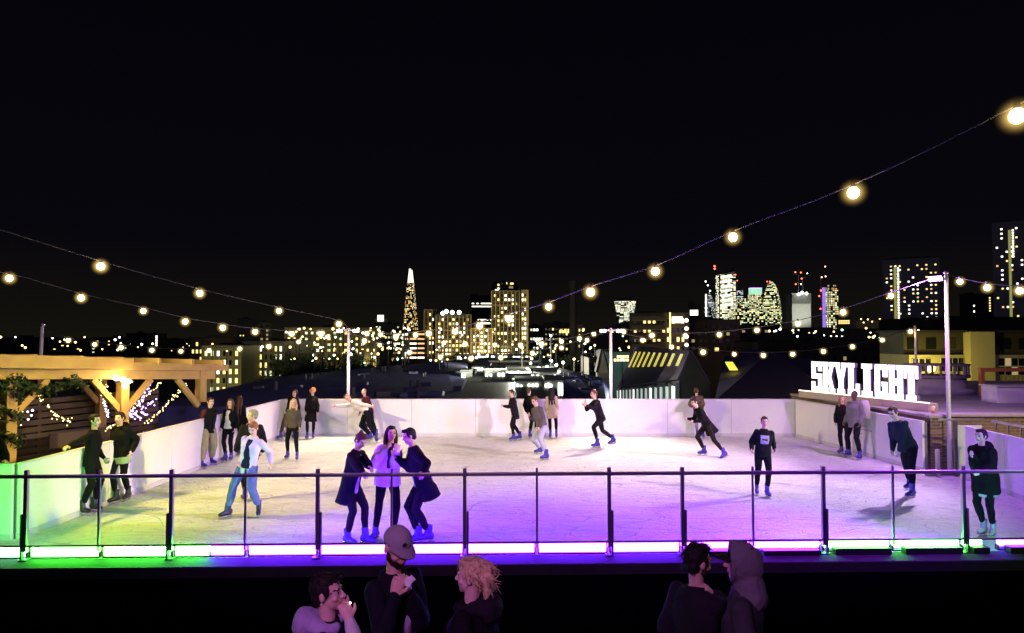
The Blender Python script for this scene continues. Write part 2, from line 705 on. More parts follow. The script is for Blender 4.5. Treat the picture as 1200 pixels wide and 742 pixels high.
    if shirt is not None:                                     # what shows between the open fronts
        bm = BM()
        wd = top.get('open', .05)
        b_ext = top.get('shem', .02)
        
        loft(bm, [(T(-.03) + dn * b_ext * s + Fu * .01 * s, Ru * wd * 1.35 * s, Fu * (.118 + g) * s)] + [(T(h, 0, y + .004), Ru * min(a_, wd * (1.35 - h * 1.1)) * s, Fu * (b_ + gg(h) + .010) * s) for h, a_, b_, y in trings[:-1]], 20)
        remesh('shirt', bm, .0125 if not detail else .010, fabric(shirt), root, base, 2, .005, 14, .7, 3)
    if 'under' in top:                                        # a longer layer below the hem
        bm = BM()
        uc, ul = top['under']
        loft(bm, [(T(.02), Ru * .162 * s, Fu * .108 * s), (T(-.03) + dn * hem * s, Ru * (.166 + g * .5) * s, Fu * (.116 + g * .5) * s), (T(-.03) + dn * (hem + ul) * s, Ru * (.17 + g * .5) * s, Fu * (.12 + g * .5) * s)], 24)
        remesh('shirt_tail', bm, .0125, fabric(uc), root, base, 2, .008, 10, .4, 9)
    if scarf:
        bm = BM()
        pts = [T(.525 + .012 * math.cos(3 * t), .085 * math.sin(t), .01 + .08 * math.cos(t)) for t in [x * 2 * math.pi / 14 for x in range(15)]]
        limb(bm, pts, [.036 * s] * 15, 8)
        limb(bm, [T(.50, .02, .12), T(.36, .03, .15), T(.2, .035, .15)], [.04 * s, .042 * s, .036 * s])
        remesh('scarf', bm, .0125, fabric(scarf), root, base, 2, .01, 16, 1, 4)
    if 'hood' in top:
        bm = BM()
        pts = [T(.535 - .03 * (1 - math.cos(t)) * .0 - .02, .105 * math.sin(t), .02 - .115 * math.cos(t) * (1 if abs(t) < 1.6 else .6)) for t in [(-2.3 + x * 4.6 / 12) for x in range(13)]]
        limb(bm, pts, [(.034 + .036 * math.cos(min(1.5, abs(-2.3 + x * 4.6 / 12)))) * s for x in range(13)], 8)
        ellip(bm, T(.50, 0, -.145), Ru, Fu, u, (.115 * s, .075 * s, .11 * s))
        remesh('hood', bm, .011, fabric(top['hood']), root, base, 3, .012, 13, 1, 6)
    # ---- hair
    kind = hair[0]
    hm = hairm(hcol)
    hv = .008 if detail else .010
    bm = BM()
    amp, hs, st = .006, 22, 1.0
    if kind == 'buzz':
        ellip(bm, L(0, -.02, .028), hr, hf, hu2, (.0765 * s, .090 * s, .093 * s))
        amp = .001
    elif kind != 'none':
        v = .0 if kind != 'short' else .004
        ellip(bm, L(0, -.026, .034), hr, hf, hu2, (.082 * s, .094 * s, .096 * s))
        ellip(bm, L(0, -.055, -.02), hr, hf, hu2, (.070 * s, .052 * s, .065 * s))
        ellip(bm, L(0, .03, .095), hr, hf, hu2, (.062 * s, .05 * s, .03 * s))
        for q in (-1, 1):
            ellip(bm, L(q * .068, .006, .018), hr, hf, hu2, (.014 * s, .024 * s, .045 * s))
    if kind == 'quiff':
        for i in range(14):
            t = rnd.uniform(-1, 1)
            limb(bm, [L(t * .05, .02, .095), L(t * .055 + .01, .065, .118 - abs(t) * .02), L(t * .05 + .01, .085, .10 - abs(t) * .02)], [.018 * s, .015 * s, .006 * s], 6)
    if kind in ('long', 'longwavy'):
        ln = hair[2] if len(hair) > 2 else .32
        for q in (-1, 1):
            limb(bm, [L(q * .07, -.01, .04), L(q * .085, -.02, -.06), T(.47, q * .085, .03 if not hair[-1] == 'back' else -.07), T(.52 - ln, q * .09, .06 if not hair[-1] == 'back' else -.13)], [.03 * s, .034 * s, .036 * s, .016 * s])
        limb(bm, [L(0, -.07, .03), L(0, -.09, -.08), T(.44, 0, -.12), T(.52 - ln, 0, -.135)], [.06 * s, .062 * s, .06 * s, .03 * s])
        amp, hs, st = .011, 18, .45
    if kind == 'curly':
        for i in range(60):
            t, p_ = rnd.uniform(0, 2 * math.pi), rnd.uniform(-.5, 1.4)
            x, y, z = math.cos(p_) * math.cos(t), math.cos(p_) * math.sin(t), math.sin(p_)
            if y > .45 and z < .55:
                continue
            ball(bm, L(x * .10, y * .10 - .02, z * .10 + .015), rnd.uniform(.024, .036) * s, 1)
        amp = .008
    if kind == 'bun':
        ball(bm, L(0, -.075, .125), .034 * s, 2)
        amp = .006
    if kind == 'lowbun':
        ball(bm, L(0, -.12, -.01), .042 * s, 2)
    if kind == 'updo':
        for i in range(48):
            t, p_ = rnd.uniform(0, 2 * math.pi), rnd.uniform(-.9, 1.5)
            x, y, z = math.cos(p_) * math.cos(t), math.cos(p_) * math.sin(t), math.sin(p_)
            if y > .3 and z < .75:
                continue
            c0 = L(x * .078, y * .098 - .034, z * .088 + .03)
            dd = V((rnd.uniform(-1, 1), rnd.uniform(-1, 1), rnd.uniform(-1, .2))).normalized()
            dd = (dd * .5 - hf * .7).normalized()
            limb(bm, [c0, c0 + dd * .03 * s, c0 + dd * .05 * s - UP * .02 * s], [.016 * s, .014 * s, .007 * s], 6)
        for q in range(9):
            x = -.05 + q * .0125
            limb(bm, [L(x, -.11, .0), L(x * 1.2, -.13, -.07), L(x * 1.3 + rnd.uniform(-.02, .02), -.125, -.15)], [.024 * s, .02 * s, .007 * s], 6)
        amp, hs = .006, 40
    if kind != 'none':
        oh = remesh('hair', bm, hv, hm, root, base, 2, amp, hs, st, rnd.random() * 9)
        if detail and kind != 'buzz':
            bm = BM()
            bm.from_mesh(oh.data)
            bm.verts.ensure_lookup_table()
            bm.normal_update()
            pick_ = rnd.sample(range(len(bm.verts)), min(300 if kind == 'updo' else 200, len(bm.verts)))
            roots_ = [(bm.verts[vi].co.copy(), bm.verts[vi].normal.copy()) for vi in pick_]
            for p0, n0 in roots_:
                lz_ = (p0 + base - hc)
                if lz_.dot(hf) > .03 * s and lz_.dot(hu2) < .075 * s:
                    continue
                if kind == 'updo':
                    gdir = (-hf * .7 - UP * .5 + V((rnd.gauss(0, .5), rnd.gauss(0, .5), rnd.gauss(0, .5)))).normalized()
                    ln_ = rnd.uniform(.03, .07)
                else:
                    gdir = (hf * (.6 if kind == 'quiff' else -.2) + UP * (.25 if kind == 'quiff' else -.6) + V((rnd.gauss(0, .3), rnd.gauss(0, .3), rnd.gauss(0, .3)))).normalized()
                    ln_ = rnd.uniform(.02, .04)
                gdir = (gdir - n0 * gdir.dot(n0)).normalized()
                cv = V((rnd.gauss(0, .4), rnd.gauss(0, .4), rnd.gauss(0, .4)))
                pts = [p0 - n0 * .004, p0 + n0 * .003 + gdir * ln_ * .35, p0 + n0 * (.004 + rnd.random() * .004) + (gdir + cv * .3) * ln_ * .7, p0 + n0 * rnd.uniform(.0, .014) + (gdir + cv * .6) * ln_]
                tube(bm, pts, [.003, .0028, .0022, .0006], 4)
            bm.to_mesh(oh.data)
            bm.free()
            oh.data.polygons.foreach_set('use_smooth', [True] * len(oh.data.polygons))
    else:
        bm.free()
    if beard:
        bm = BM()
        ellip(bm, L(0, .028, -.068), hr, hf, hu2, (.062 * s, .062 * s, .052 * s))
        ellip(bm, L(0, .058, -.098), hr, hf, hu2, (.032 * s, .03 * s, .026 * s))
        for q in (-1, 1):
            limb(bm, [L(q * .066, .0, -.01), L(q * .062, .02, -.06)], [.012 * s, .016 * s])
        remesh('beard', bm, hv, hairm(beard), root, base, 2, .004, 40)
    if cap:
        bm = BM()
        if cap[0] == 'cap':
            rings = []
            for t in range(9):
                q = t / 8 * math.pi / 2
                rings.append((L(0, -.014, .038 + .098 * math.sin(q)), hr * (.089 * math.cos(q) + .002) * s, hf * (.103 * math.cos(q) + .002) * s))
            loft(bm, rings, 24)
            ball(bm, L(0, -.014, .137), .008 * s, 1)
            oc = remesh('cap', bm, .007, fabric(cap[1]), root, base, 2, .001, 30)
            bm = BM()
            n_ = 12
            lo, hi = [], []
            for i in range(n_ + 1):
                t = -1.15 + 2.3 * i / n_
                a_ = L(.088 * math.sin(t), -.014 + .10 * math.cos(t), .042)
                b_ = L(.095 * math.sin(t), -.014 + .10 * math.cos(t) + .085 * max(0, math.cos(t * 1.25)), .034 - .014 * abs(math.sin(t)))
                lo.append((bm.verts.new(a_), bm.verts.new(b_)))
                hi.append((bm.verts.new(a_ + hu2 * .007), bm.verts.new(b_ + hu2 * .007)))
            for i in range(n_):
                bm.faces.new((lo[i][0], lo[i + 1][0], lo[i + 1][1], lo[i][1]))
                bm.faces.new((hi[i][0], hi[i][1], hi[i + 1][1], hi[i + 1][0]))
                bm.faces.new((lo[i][1], lo[i + 1][1], hi[i + 1][1], hi[i][1]))
            bmesh.ops.translate(bm, verts=bm.verts, vec=-base)
            obj('cap_visor', bm, fabric(cap[2]), oc, True)
            if len(cap) > 3:
                bm = BM()
                q = L(.02, .088, .085)
                ellip(bm, q - base, hr, hf, hu2, (.016 * s, .006 * s, .016 * s), 2)
                obj('badge', bm, mat('badge_black', (.01, .01, .012), .5, var=0), oc, True)
    if hood:                                                  # a raised hood
        bm = BM()
        rings = []
        for t in range(9):
            q = t / 8
            y = .075 - .215 * q
            rr = math.sqrt(max(.02, 1 - ((q - .35) / .72) ** 2))
            rings.append((L(0, y, .012 - .03 * q), hr * .108 * rr * s, hu2 * (.138 * rr + .01) * s))
        loft(bm, rings, 24)
        limb(bm, [L(0, -.04, -.07), T(.49, 0, -.05)], [.09 * s, .12 * s])
        limb(bm, [L(0, .065 + .0 * t, .0) + hr * .1 * s * math.sin(t) + hu2 * .125 * s * math.cos(t) for t in [x * 2 * math.pi / 16 for x in range(17)]], [.014 * s] * 17, 6)
        remesh('hood', bm, .010, fabric(hood), root, base, 3, .007, 12, 1, 2)
    # ---- footwear
    bk = 'skate' if boots == 'skate' else 'shoe'
    boot, bl = skate_proto(bk)
    for k in (0, 1):
        td = math.radians(toes[k] if toes[k] is not None else face + (10 if k == 0 else -10) * (-1 if True else 1))
        R = Matrix.Rotation(td + math.pi, 4, 'Z') @ Matrix.Rotation(math.radians(-pitch[k]), 4, 'X')
        bo = put('ice_skate' if bk == 'skate' else 'shoe', boot, None, root, ank[k] - base, (s, s, 1.0 if bk == 'skate' else 1), R.to_euler())
        if not boot.materials:
            boot.materials.append(None)
        bo.material_slots[0].link = 'OBJECT'
        bo.material_slots[0].material = mat('boot_%.3f_%.3f' % (boot_col[0], boot_col[2]), boot_col, .38, var=.12, spec=.5)
        if not bl.materials:
            bl.materials.append(mat('blade_steel', (.55, .55, .58), .25, 1.0, var=.05) if bk == 'skate' else mat('sole_rubber', (.02, .02, .02), .8))
        put('blade' if bk == 'skate' else 'sole', bl, None, bo, (0, 0, 0))
    boot_sm = boot.polygons
    boot_sm.foreach_set('use_smooth', [True] * len(boot_sm))
    return dict(root=root, base=base, L=L, T=T, wri=wri, hdir=hdir, hn=hn, s=s, hr=hr, hf=hf, hu=hu2, hc=hc)
BLK, NAVY, CHAR = (.0055, .0055, .0065), (.006, .006, .013), (.02, .02, .024)
PALE = (.66, .44, .35)
BRN = (.05, .026, .014)

# ---- skaters on the ice
person('man in black leaning one arm on the barrier beside the timber pergola', [(96, 604), (110, 600)], (112, 493), 100, RH=(68, 529, -.92), relb=(-.3, -.2, -1), hface=85, hair=('short', (.012, .01, .01)),
       top=dict(c=BLK, hem=.10, g=.018), boot_col=(.012, .012, .018), legs=BLK, toes=(75, 75), sk=PALE)
person('woman in a black padded jacket over a pale green shirt hem facing the camera', [(136, 590), (150, 586)], (140, 490), -12, fem=True, hair=('lowbun', (.02, .013, .01)),
       top=dict(c=BLK, hem=.05, g=.045, hood=BLK, under=((.34, .42, .22), .14)), RH=(127, 531, -.05), LH=(155, 531, -.05), legs=BLK, lg=.004, boot_col=(.012, .012, .02), sk=PALE)
person('person in a dark coat reaching a hand onto the railing at its green end', [(-26, 622), (-8, 622)], (-14, 500), 15, LH=(13, 556, -.55), lelb=(.6, 0, -.8), hair=('short', BRN), top=dict(c=BLK, hem=.2, g=.03), legs=BLK, boots='shoe', boot_col=BLK)
person('man in khaki trousers and a black gilet with maroon sleeves against the barrier', [(236, 549), (247, 545)], (247, 471), 55, hface=60, RH=(232, 508, -.1), LH=(243, 506, .2), relb=(-.8, -.6, 0), hair=('short', (.03, .017, .01)),
       top=dict(c=(0.0060, 0.0060, 0.0080), sc=(.10, .022, .028), hem=.08, g=.03), legs=(.34, .29, .17), lg=.035, toes=(65, 75), boot_col=(.02, .02, .25))
person('brown haired woman in an open black jacket and white top', [(264, 541), (271, 540)], (270, 473), -5, fem=True, hair=('long', (.07, .035, .018), .14), top=dict(c=BLK, hem=.06, g=.03, open=.12), shirt=(.7, .68, .68), legs=BLK, lg=.01)
person('person with long brown hair turned away behind the woman in the white top', [(279, 533), (286, 533)], (281, 473), 165, fem=True, hair=('long', (.08, .04, .02), .3, 'back'), top=dict(c=(0.0100, 0.0080, 0.0080), hem=.1), legs=BLK, lg=.01)
person('grey haired man in a dark padded jacket skating behind the lilac blazer', [(287, 588), (295, 586)], (296, 487), -150, hface=-60, hair=('short', (.26, .24, .21)), top=dict(c=(0.0090, 0.0090, 0.0110), hem=.1, g=.04), legs=BLK, RH=None, LH=(276, 530, .0))
person('man in a lilac blazer, navy tee and blue jeans skating with bowed head', [(267, 607), (303, 605)], (299, 501), -8, hpitch=32, hair=('short', (.25, .11, .045)), sk=(.68, .42, .33), top=dict(c=(.62, .55, .66), hem=.14, g=.024, open=.105, collar=True), shirt=(.012, .016, .03),
       RH=(281, 545, -.08), LH=(319, 545, -.05), legs=(.11, .15, .34), lg=.022, toes=(-35, 18), boot_col=(.015, .02, .07))
person('man in a dark hooded top at the back barrier behind a blonde skater', [(329, 515), (345, 514)], (345, 464), -15, hair=('short', BRN), top=dict(c=(0.0150, 0.0100, 0.0080), hem=.06, g=.03, hood=(0.0100, 0.0080, 0.0070)), legs=(.06, .04, .03), sk=(.62, .36, .26))
person('woman with long blonde hair in an olive leather jacket and black leggings', [(337, 538), (348, 540)], (344, 475), 5, fem=True, hair=('long', (.55, .40, .20), .22), top=dict(c=(.075, .065, .045), hem=.02, g=.018), legs=BLK, lg=.004)
person('woman with curly ginger hair in a black knee length coat', [(360, 515), (367, 514)], (366, 465), 10, fem=True, hair=('curly', (.55, .17, .04)), top=dict(c=BLK, hem=.36, g=.025, flare=.04), legs=BLK, lg=.004)
person('man in a white sweater leaning over with both arms stretched wide', [(434, 516), (441, 518)], (411, 470), -50, pel=(429, 482), H=1.74, hface=-35, hpitch=25, RH=(391, 476, -.1), LH=(445, 479, -.25), relb=(0, .3, -1), lelb=(.2, 0, -1), hair=('buzz', (.30, .17, .12)),
       top=dict(c=(.74, .70, .66), hem=.06, g=.02), legs=(0.0070, 0.0070, 0.0110), lg=.02, sk=(.66, .38, .28), toes=(-40, 20))
person('shaven headed man in maroon skating close behind the white sweater', [(431, 513), (441, 513)], (427, 463), -40, hair=('buzz', (.28, .16, .11)), top=dict(c=(.06, .012, .022), hem=.1, g=.025), legs=(0.0070, 0.0070, 0.0110), sk=(.62, .36, .27))
person('woman with a hair bun in a long open black coat gripping the railing', [(407, 640), (428, 639)], (421, 517), 68, fem=True, H=1.66, pel=(411, 566), hpitch=28, hface=60, hair=('bun', (.10, .045, .025)), top=dict(c=(0.0060, 0.0060, 0.0100), hem=.30, g=.035, open=.06, shem=.10, flare=.01, sway=(-.18, 0, 0)), shirt=(.52, .47, .56),
       RH=(428, 558, -.62), LH=(437, 552, -.45), legs=(0.0080, 0.0070, 0.0110), lg=.004, toes=(60, 75), boot_col=(.05, .028, .26))
person('laughing woman in a white puffer jacket and dark scarf', [(440, 634), (462, 631)], (459, 508), 22, fem=True, hface=25, hpitch=-4, hair=('long', (.018, .011, .012), .26), top=dict(c=(.72, .66, .72), hem=.10, g=.055, wr=.018), scarf=(.04, .03, .04),
       RH=(452, 528, -.3), LH=(464, 530, -.32), legs=(0.0060, 0.0060, 0.0080), lg=.004, toes=(-20, 30), boot_col=(.05, .028, .26))
person('dark haired man in a flared navy coat bending towards the laughing woman', [(490, 637), (502, 636)], (477, 506), -72, pel=(496, 563), H=1.78, hpitch=8, hair=('quiff', (.014, .010, .012)), top=dict(c=NAVY, hem=.26, g=.035, flare=.03, sway=(.30, 0, 0)), shirt=(.35, .3, .4),
       RH=(462, 538, -.15), LH=(497, 556, -.62), lelb=(.8, 0, -.3), legs=(0.0070, 0.0065, 0.0110), lg=.012, toes=(-60, -75), boot_col=(.05, .028, .26))
person('skater in a dark coat pointing one arm along the back barrier', [(602, 517), (609, 516)], (600, 466), -70, RH=(589, 477, .1), LH=(600, 492, -.1), hair=('short', BRN), top=dict(c=(0.0110, 0.0090, 0.0120), hem=.22, g=.03), legs=BLK)
person('skater in black partly hidden behind the grey sweater', [(621, 514), (628, 514)], (620, 463), 140, hair=('short', BRN), top=dict(c=BLK, hem=.08, g=.03), legs=BLK)
person('man in a grey brown sweater and pale jeans gliding with bent knees', [(633, 532), (640, 539)], (627, 471), -52, pel=(635, 499), H=1.72, hpitch=18, RH=(620, 489, 0), hair=('short', (.10, .05, .028)), top=dict(c=(.11, .09, .095), hem=.06, g=.025), legs=(.42, .42, .50), lg=.018, toes=(-70, -60))
person('woman seen from behind with long black hair and a beige coat', [(645, 514), (652, 514)], (646, 463), 178, fem=True, hair=('long', (.008, .007, .008), .30, 'back'), top=dict(c=(.40, .30, .24), hem=.26, g=.03, flare=.03), legs=BLK, lg=.006)
person('slim skater in dark clothes mid stride with one leg trailing', [(700, 525), (718, 520)], (695, 462), -68, RH=(684, 473, .05), LH=(686, 476, -.4), hair=('short', (.10, .035, .02)), top=dict(c=(0.0110, 0.0090, 0.0150), hem=.08, g=.018), legs=(0.0070, 0.0060, 0.0100), lg=.006, toes=(-80, -70), pitch=(0, 18))
person('skater in an olive brown jacket with back turned at the barrier', [(817, 514), (824, 514)], (816, 461), 160, hair=('short', (.07, .03, .015)), top=dict(c=(.11, .075, .05), hem=.08, g=.035), legs=(.20, .20, .26), lg=.012, RH=(824, 478, .0), LH=(810, 478, .1))
person('woman in a swinging black dress coat pushing off with a trailing leg', [(825, 534), (848, 537)], (819, 482), -75, fem=True, pel=(829, 497), H=1.66, RH=(804, 492, .1), LH=(812, 496, -.1), hair=('bun', (.02, .012, .01)), top=dict(c=BLK, hem=.26, g=.02, flare=.05, sway=(.35, 0, 0)), legs=(0.0150, 0.0100, 0.0110), lg=.002, toes=(-85, -70), pitch=(0, 25))
person('skater facing us in a black sweater printed with a pale square', [(887, 580), (899, 583)], (896, 497), -8, hair=('short', (.05, .025, .018)), top=dict(c=(0.0080, 0.0080, 0.0100), hem=.08, g=.03), print_col=(.40, .36, .46), RH=(880, 529, -.1), LH=(908, 528, 0), legs=(0.0060, 0.0060, 0.0080), lg=.014)
person('woman with light brown hair in a dark jacket under the lit sign', [(986, 532), (993, 533)], (987, 469), -28, fem=True, hair=('long', (.26, .15, .07), .14), top=dict(c=(0.0080, 0.0070, 0.0090), hem=.12, g=.028), legs=(0.0070, 0.0070, 0.0100), lg=.012, toes=(-60, -40))
person('man in a grey blazer carrying a pale rucksack', [(995, 536), (1008, 539)], (1001, 463), -62, sk=(.10, .055, .038), hair=('buzz', (.012, .01, .01)), top=dict(c=(.16, .145, .16), hem=.14, g=.028), legs=(0.0090, 0.0100, 0.0175), lg=.016, toes=(-65, -50))
person('skater in dark navy leaning into a turn by the brick wall', [(1067, 580), (1069, 592)], (1047, 487), -62, pel=(1064, 522), H=1.74, hpitch=12, RH=(1046, 531, 0), LH=(1052, 536, -.2), hair=('short', (.04, .022, .015)), top=dict(c=(.016, .026, .036), hem=.06, g=.026), legs=(0.0060, 0.0070, 0.0120), lg=.014, toes=(-60, -65), sk=(.5, .42, .32))
person('woman in a long black hooded parka standing at the railing corner', [(1153, 628), (1164, 630)], (1149, 511), -62, fem=True, hface=-70, hair=('lowbun', (.02, .012, .01)), top=dict(c=(0.0060, 0.0070, 0.0070), hem=.24, g=.06, hood=(0.0055, 0.0065, 0.0065), under=((.30, .40, .40), .05)), RH=(1139, 538, -.10), LH=(1148, 556, -.3),
       legs=BLK, lg=.008, toes=(-60, -45), boot_col=(.28, .28, .32), sk=PALE)

# ---- people on the terrace this side of the railing
GZ = .08
def deckfeet(x0, x1, D):
    y = CY  # feet lie below the picture: give them straight from depth
    out = []
    for x in (x0, x1):
        k = (GZ - CAM.z) / D
        yy = CY + F * (sT - k * cT) / (cT + k * sT)
        out.append((x, yy, D))
    return out


p1 = person('young man in a lilac hood drawing on a cigarette', deckfeet(360, 385, 4.22), (386, 693), 92, gz=GZ, D=4.22, detail=True, H=1.66, hface=86, hpitch=-4, sk=(.66, .42, .36), hair=('quiff', (.014, .010, .010)), boots='shoe', boot_col=BLK, RH=(417, 721, -.02), relb=(.5, -.3, -1), curl=(.25, .35), palm=((-.4, .9, .1), None),
            top=dict(c=(0.0100, 0.0100, 0.0150), sc=(.60, .58, .60), g=.014, hem=.1, hood=(.36, .29, .50)), legs=(0.0100, 0.0100, 0.0150))
p2 = person('bearded man in a grey cap and navy jacket looking down at his hands', deckfeet(442, 480, 4.66), (462, 640), 52, gz=GZ, D=4.66, detail=True, H=1.83, hface=42, hpitch=24, sk=(.62, .38, .31), hair=('buzz', (.03, .018, .012)), beard=(.022, .012, .010), boots='shoe', boot_col=(.3, .3, .3), RH=(468, 700, -.30), LH=(479, 699, -.20), relb=(-.35, -.1, -1), lelb=(.25, .4, -1), curl=(.55, .5),
            cap=('cap', (.30, .27, .32), (.24, .21, .26), 1), top=dict(c=(0.0080, 0.0080, 0.0150), g=.022, hem=.14, open=.085, shem=.05), shirt=(.46, .40, .54), legs=(.05, .05, .07))
p3 = person('blonde woman with wavy pinned up hair in a black fur trimmed coat', deckfeet(545, 575, 4.5), (552, 690), -112, gz=GZ, D=4.5, detail=True, H=1.66, fem=True, hface=-105, sk=(.68, .46, .40), hair=('updo', (.62, .46, .26)), boots='shoe', boot_col=BLK, top=dict(c=(0.0070, 0.0060, 0.0090), g=.05, hem=.3, hood=(0.0150, 0.0120, 0.0175)), legs=BLK)
p4 = person('man in a dark padded coat raising a hand to his mouth', deckfeet(795, 825, 4.7), (817, 664), 128, gz=GZ, D=4.7, detail=True, H=1.69, hface=112, hpitch=6, sk=(.58, .36, .30), hair=('short', (.012, .009, .010)), beard=(.03, .016, .014), boots='shoe', boot_col=BLK, RH=(836, 692, .02), relb=(.6, -.5, -1), curl=(.6, .4), top=dict(c=(0.0130, 0.0110, 0.0175), g=.028, hem=.15), legs=BLK)
p5 = person('person in a raised grey hood with a black cap visor poking out', deckfeet(862, 892, 4.6), (868, 655), -112, gz=GZ, D=4.6, detail=True, H=1.72, hface=-100, sk=(.58, .36, .30), hair=('buzz', (.02, .014, .012)), boots='shoe', boot_col=BLK, cap=('cap', (.012, .012, .014), (.012, .012, .014)), hood=(.15, .13, .17), top=dict(c=(.045, .042, .055), g=.03, hem=.14), legs=BLK)

# ---- things held
# cigarette at the young man's lips
q0 = p1['L'](.0, .092, -.064)
d0 = (p1['hf'] - p1['hr'] * -.12 - UP * .06).normalized()
cg = thing('cigarette', 'lit white cigarette between the lips of the young man in lilac', 'cigarette', q0)
bm = BM(); tube(bm, [(0, 0, 0), d0 * .05], .0038, 8); obj('paper', bm, mat('cig_paper', (.8, .78, .75), .8), cg, True)
bm = BM(); tube(bm, [d0 * .0505, d0 * .057], [.0062, .004], 8); obj('ember', bm, glow('ember', (1, .75, .5), 9), cg, True)
# a folded white paper in the capped man's fingers
q1 = (p2['wri'][0] + p2['hdir'][0] * .12 + p2['wri'][1] + p2['hdir'][1] * .12) * .5
bm = BM()
box(bm, (0, 0, 0), (.045, .006, .06), Matrix.Rotation(.5, 4, 'Y'))
box(bm, (.012, .006, .008), (.04, .004, .055), Matrix.Rotation(.8, 4, 'Y'))
pp = obj('folded_paper', bm, mat('paper_white', (.8, .78, .8), .7), None, False, q1 + V((.045, -.03, -.01)), .001)
tag(pp, 'small folded white paper held by the bearded man in the cap', 'paper')
# the rucksack
bk = at(1013, 480, 18.05)
bm = BM(); loft(bm, [(V((0, 0, -.24)), V((.10, .05, 0)), V((-.05, .10, 0))), (V((0, 0, -.2)), V((.13, .06, 0)), V((-.06, .13, 0))), (V((0, 0, .1)), V((.13, .06, 0)), V((-.05, .12, 0))), (V((0, 0, .22)), V((.10, .05, 0)), V((-.04, .07, 0))), (V((0, 0, .25)), V((.04, .02, 0)), V((-.02, .04, 0)))], 16)
rk = thing('rucksack', 'pale grey rucksack on the back of the man in the blazer', 'bag', bk)
obj('bag_body', bm, fabric((.42, .38, .36)), rk, True)
bm = BM(); tube(bm, [(-.02, .06, .2), (-.14, -.02, .24), (-.22, -.06, .12), (-.22, -.04, -.1), (-.06, .03, -.2)], .018, 8); obj('strap', bm, fabric((.3, .27, .26)), rk, True)
for e_ in ERR:
    print('PERSON', e_)
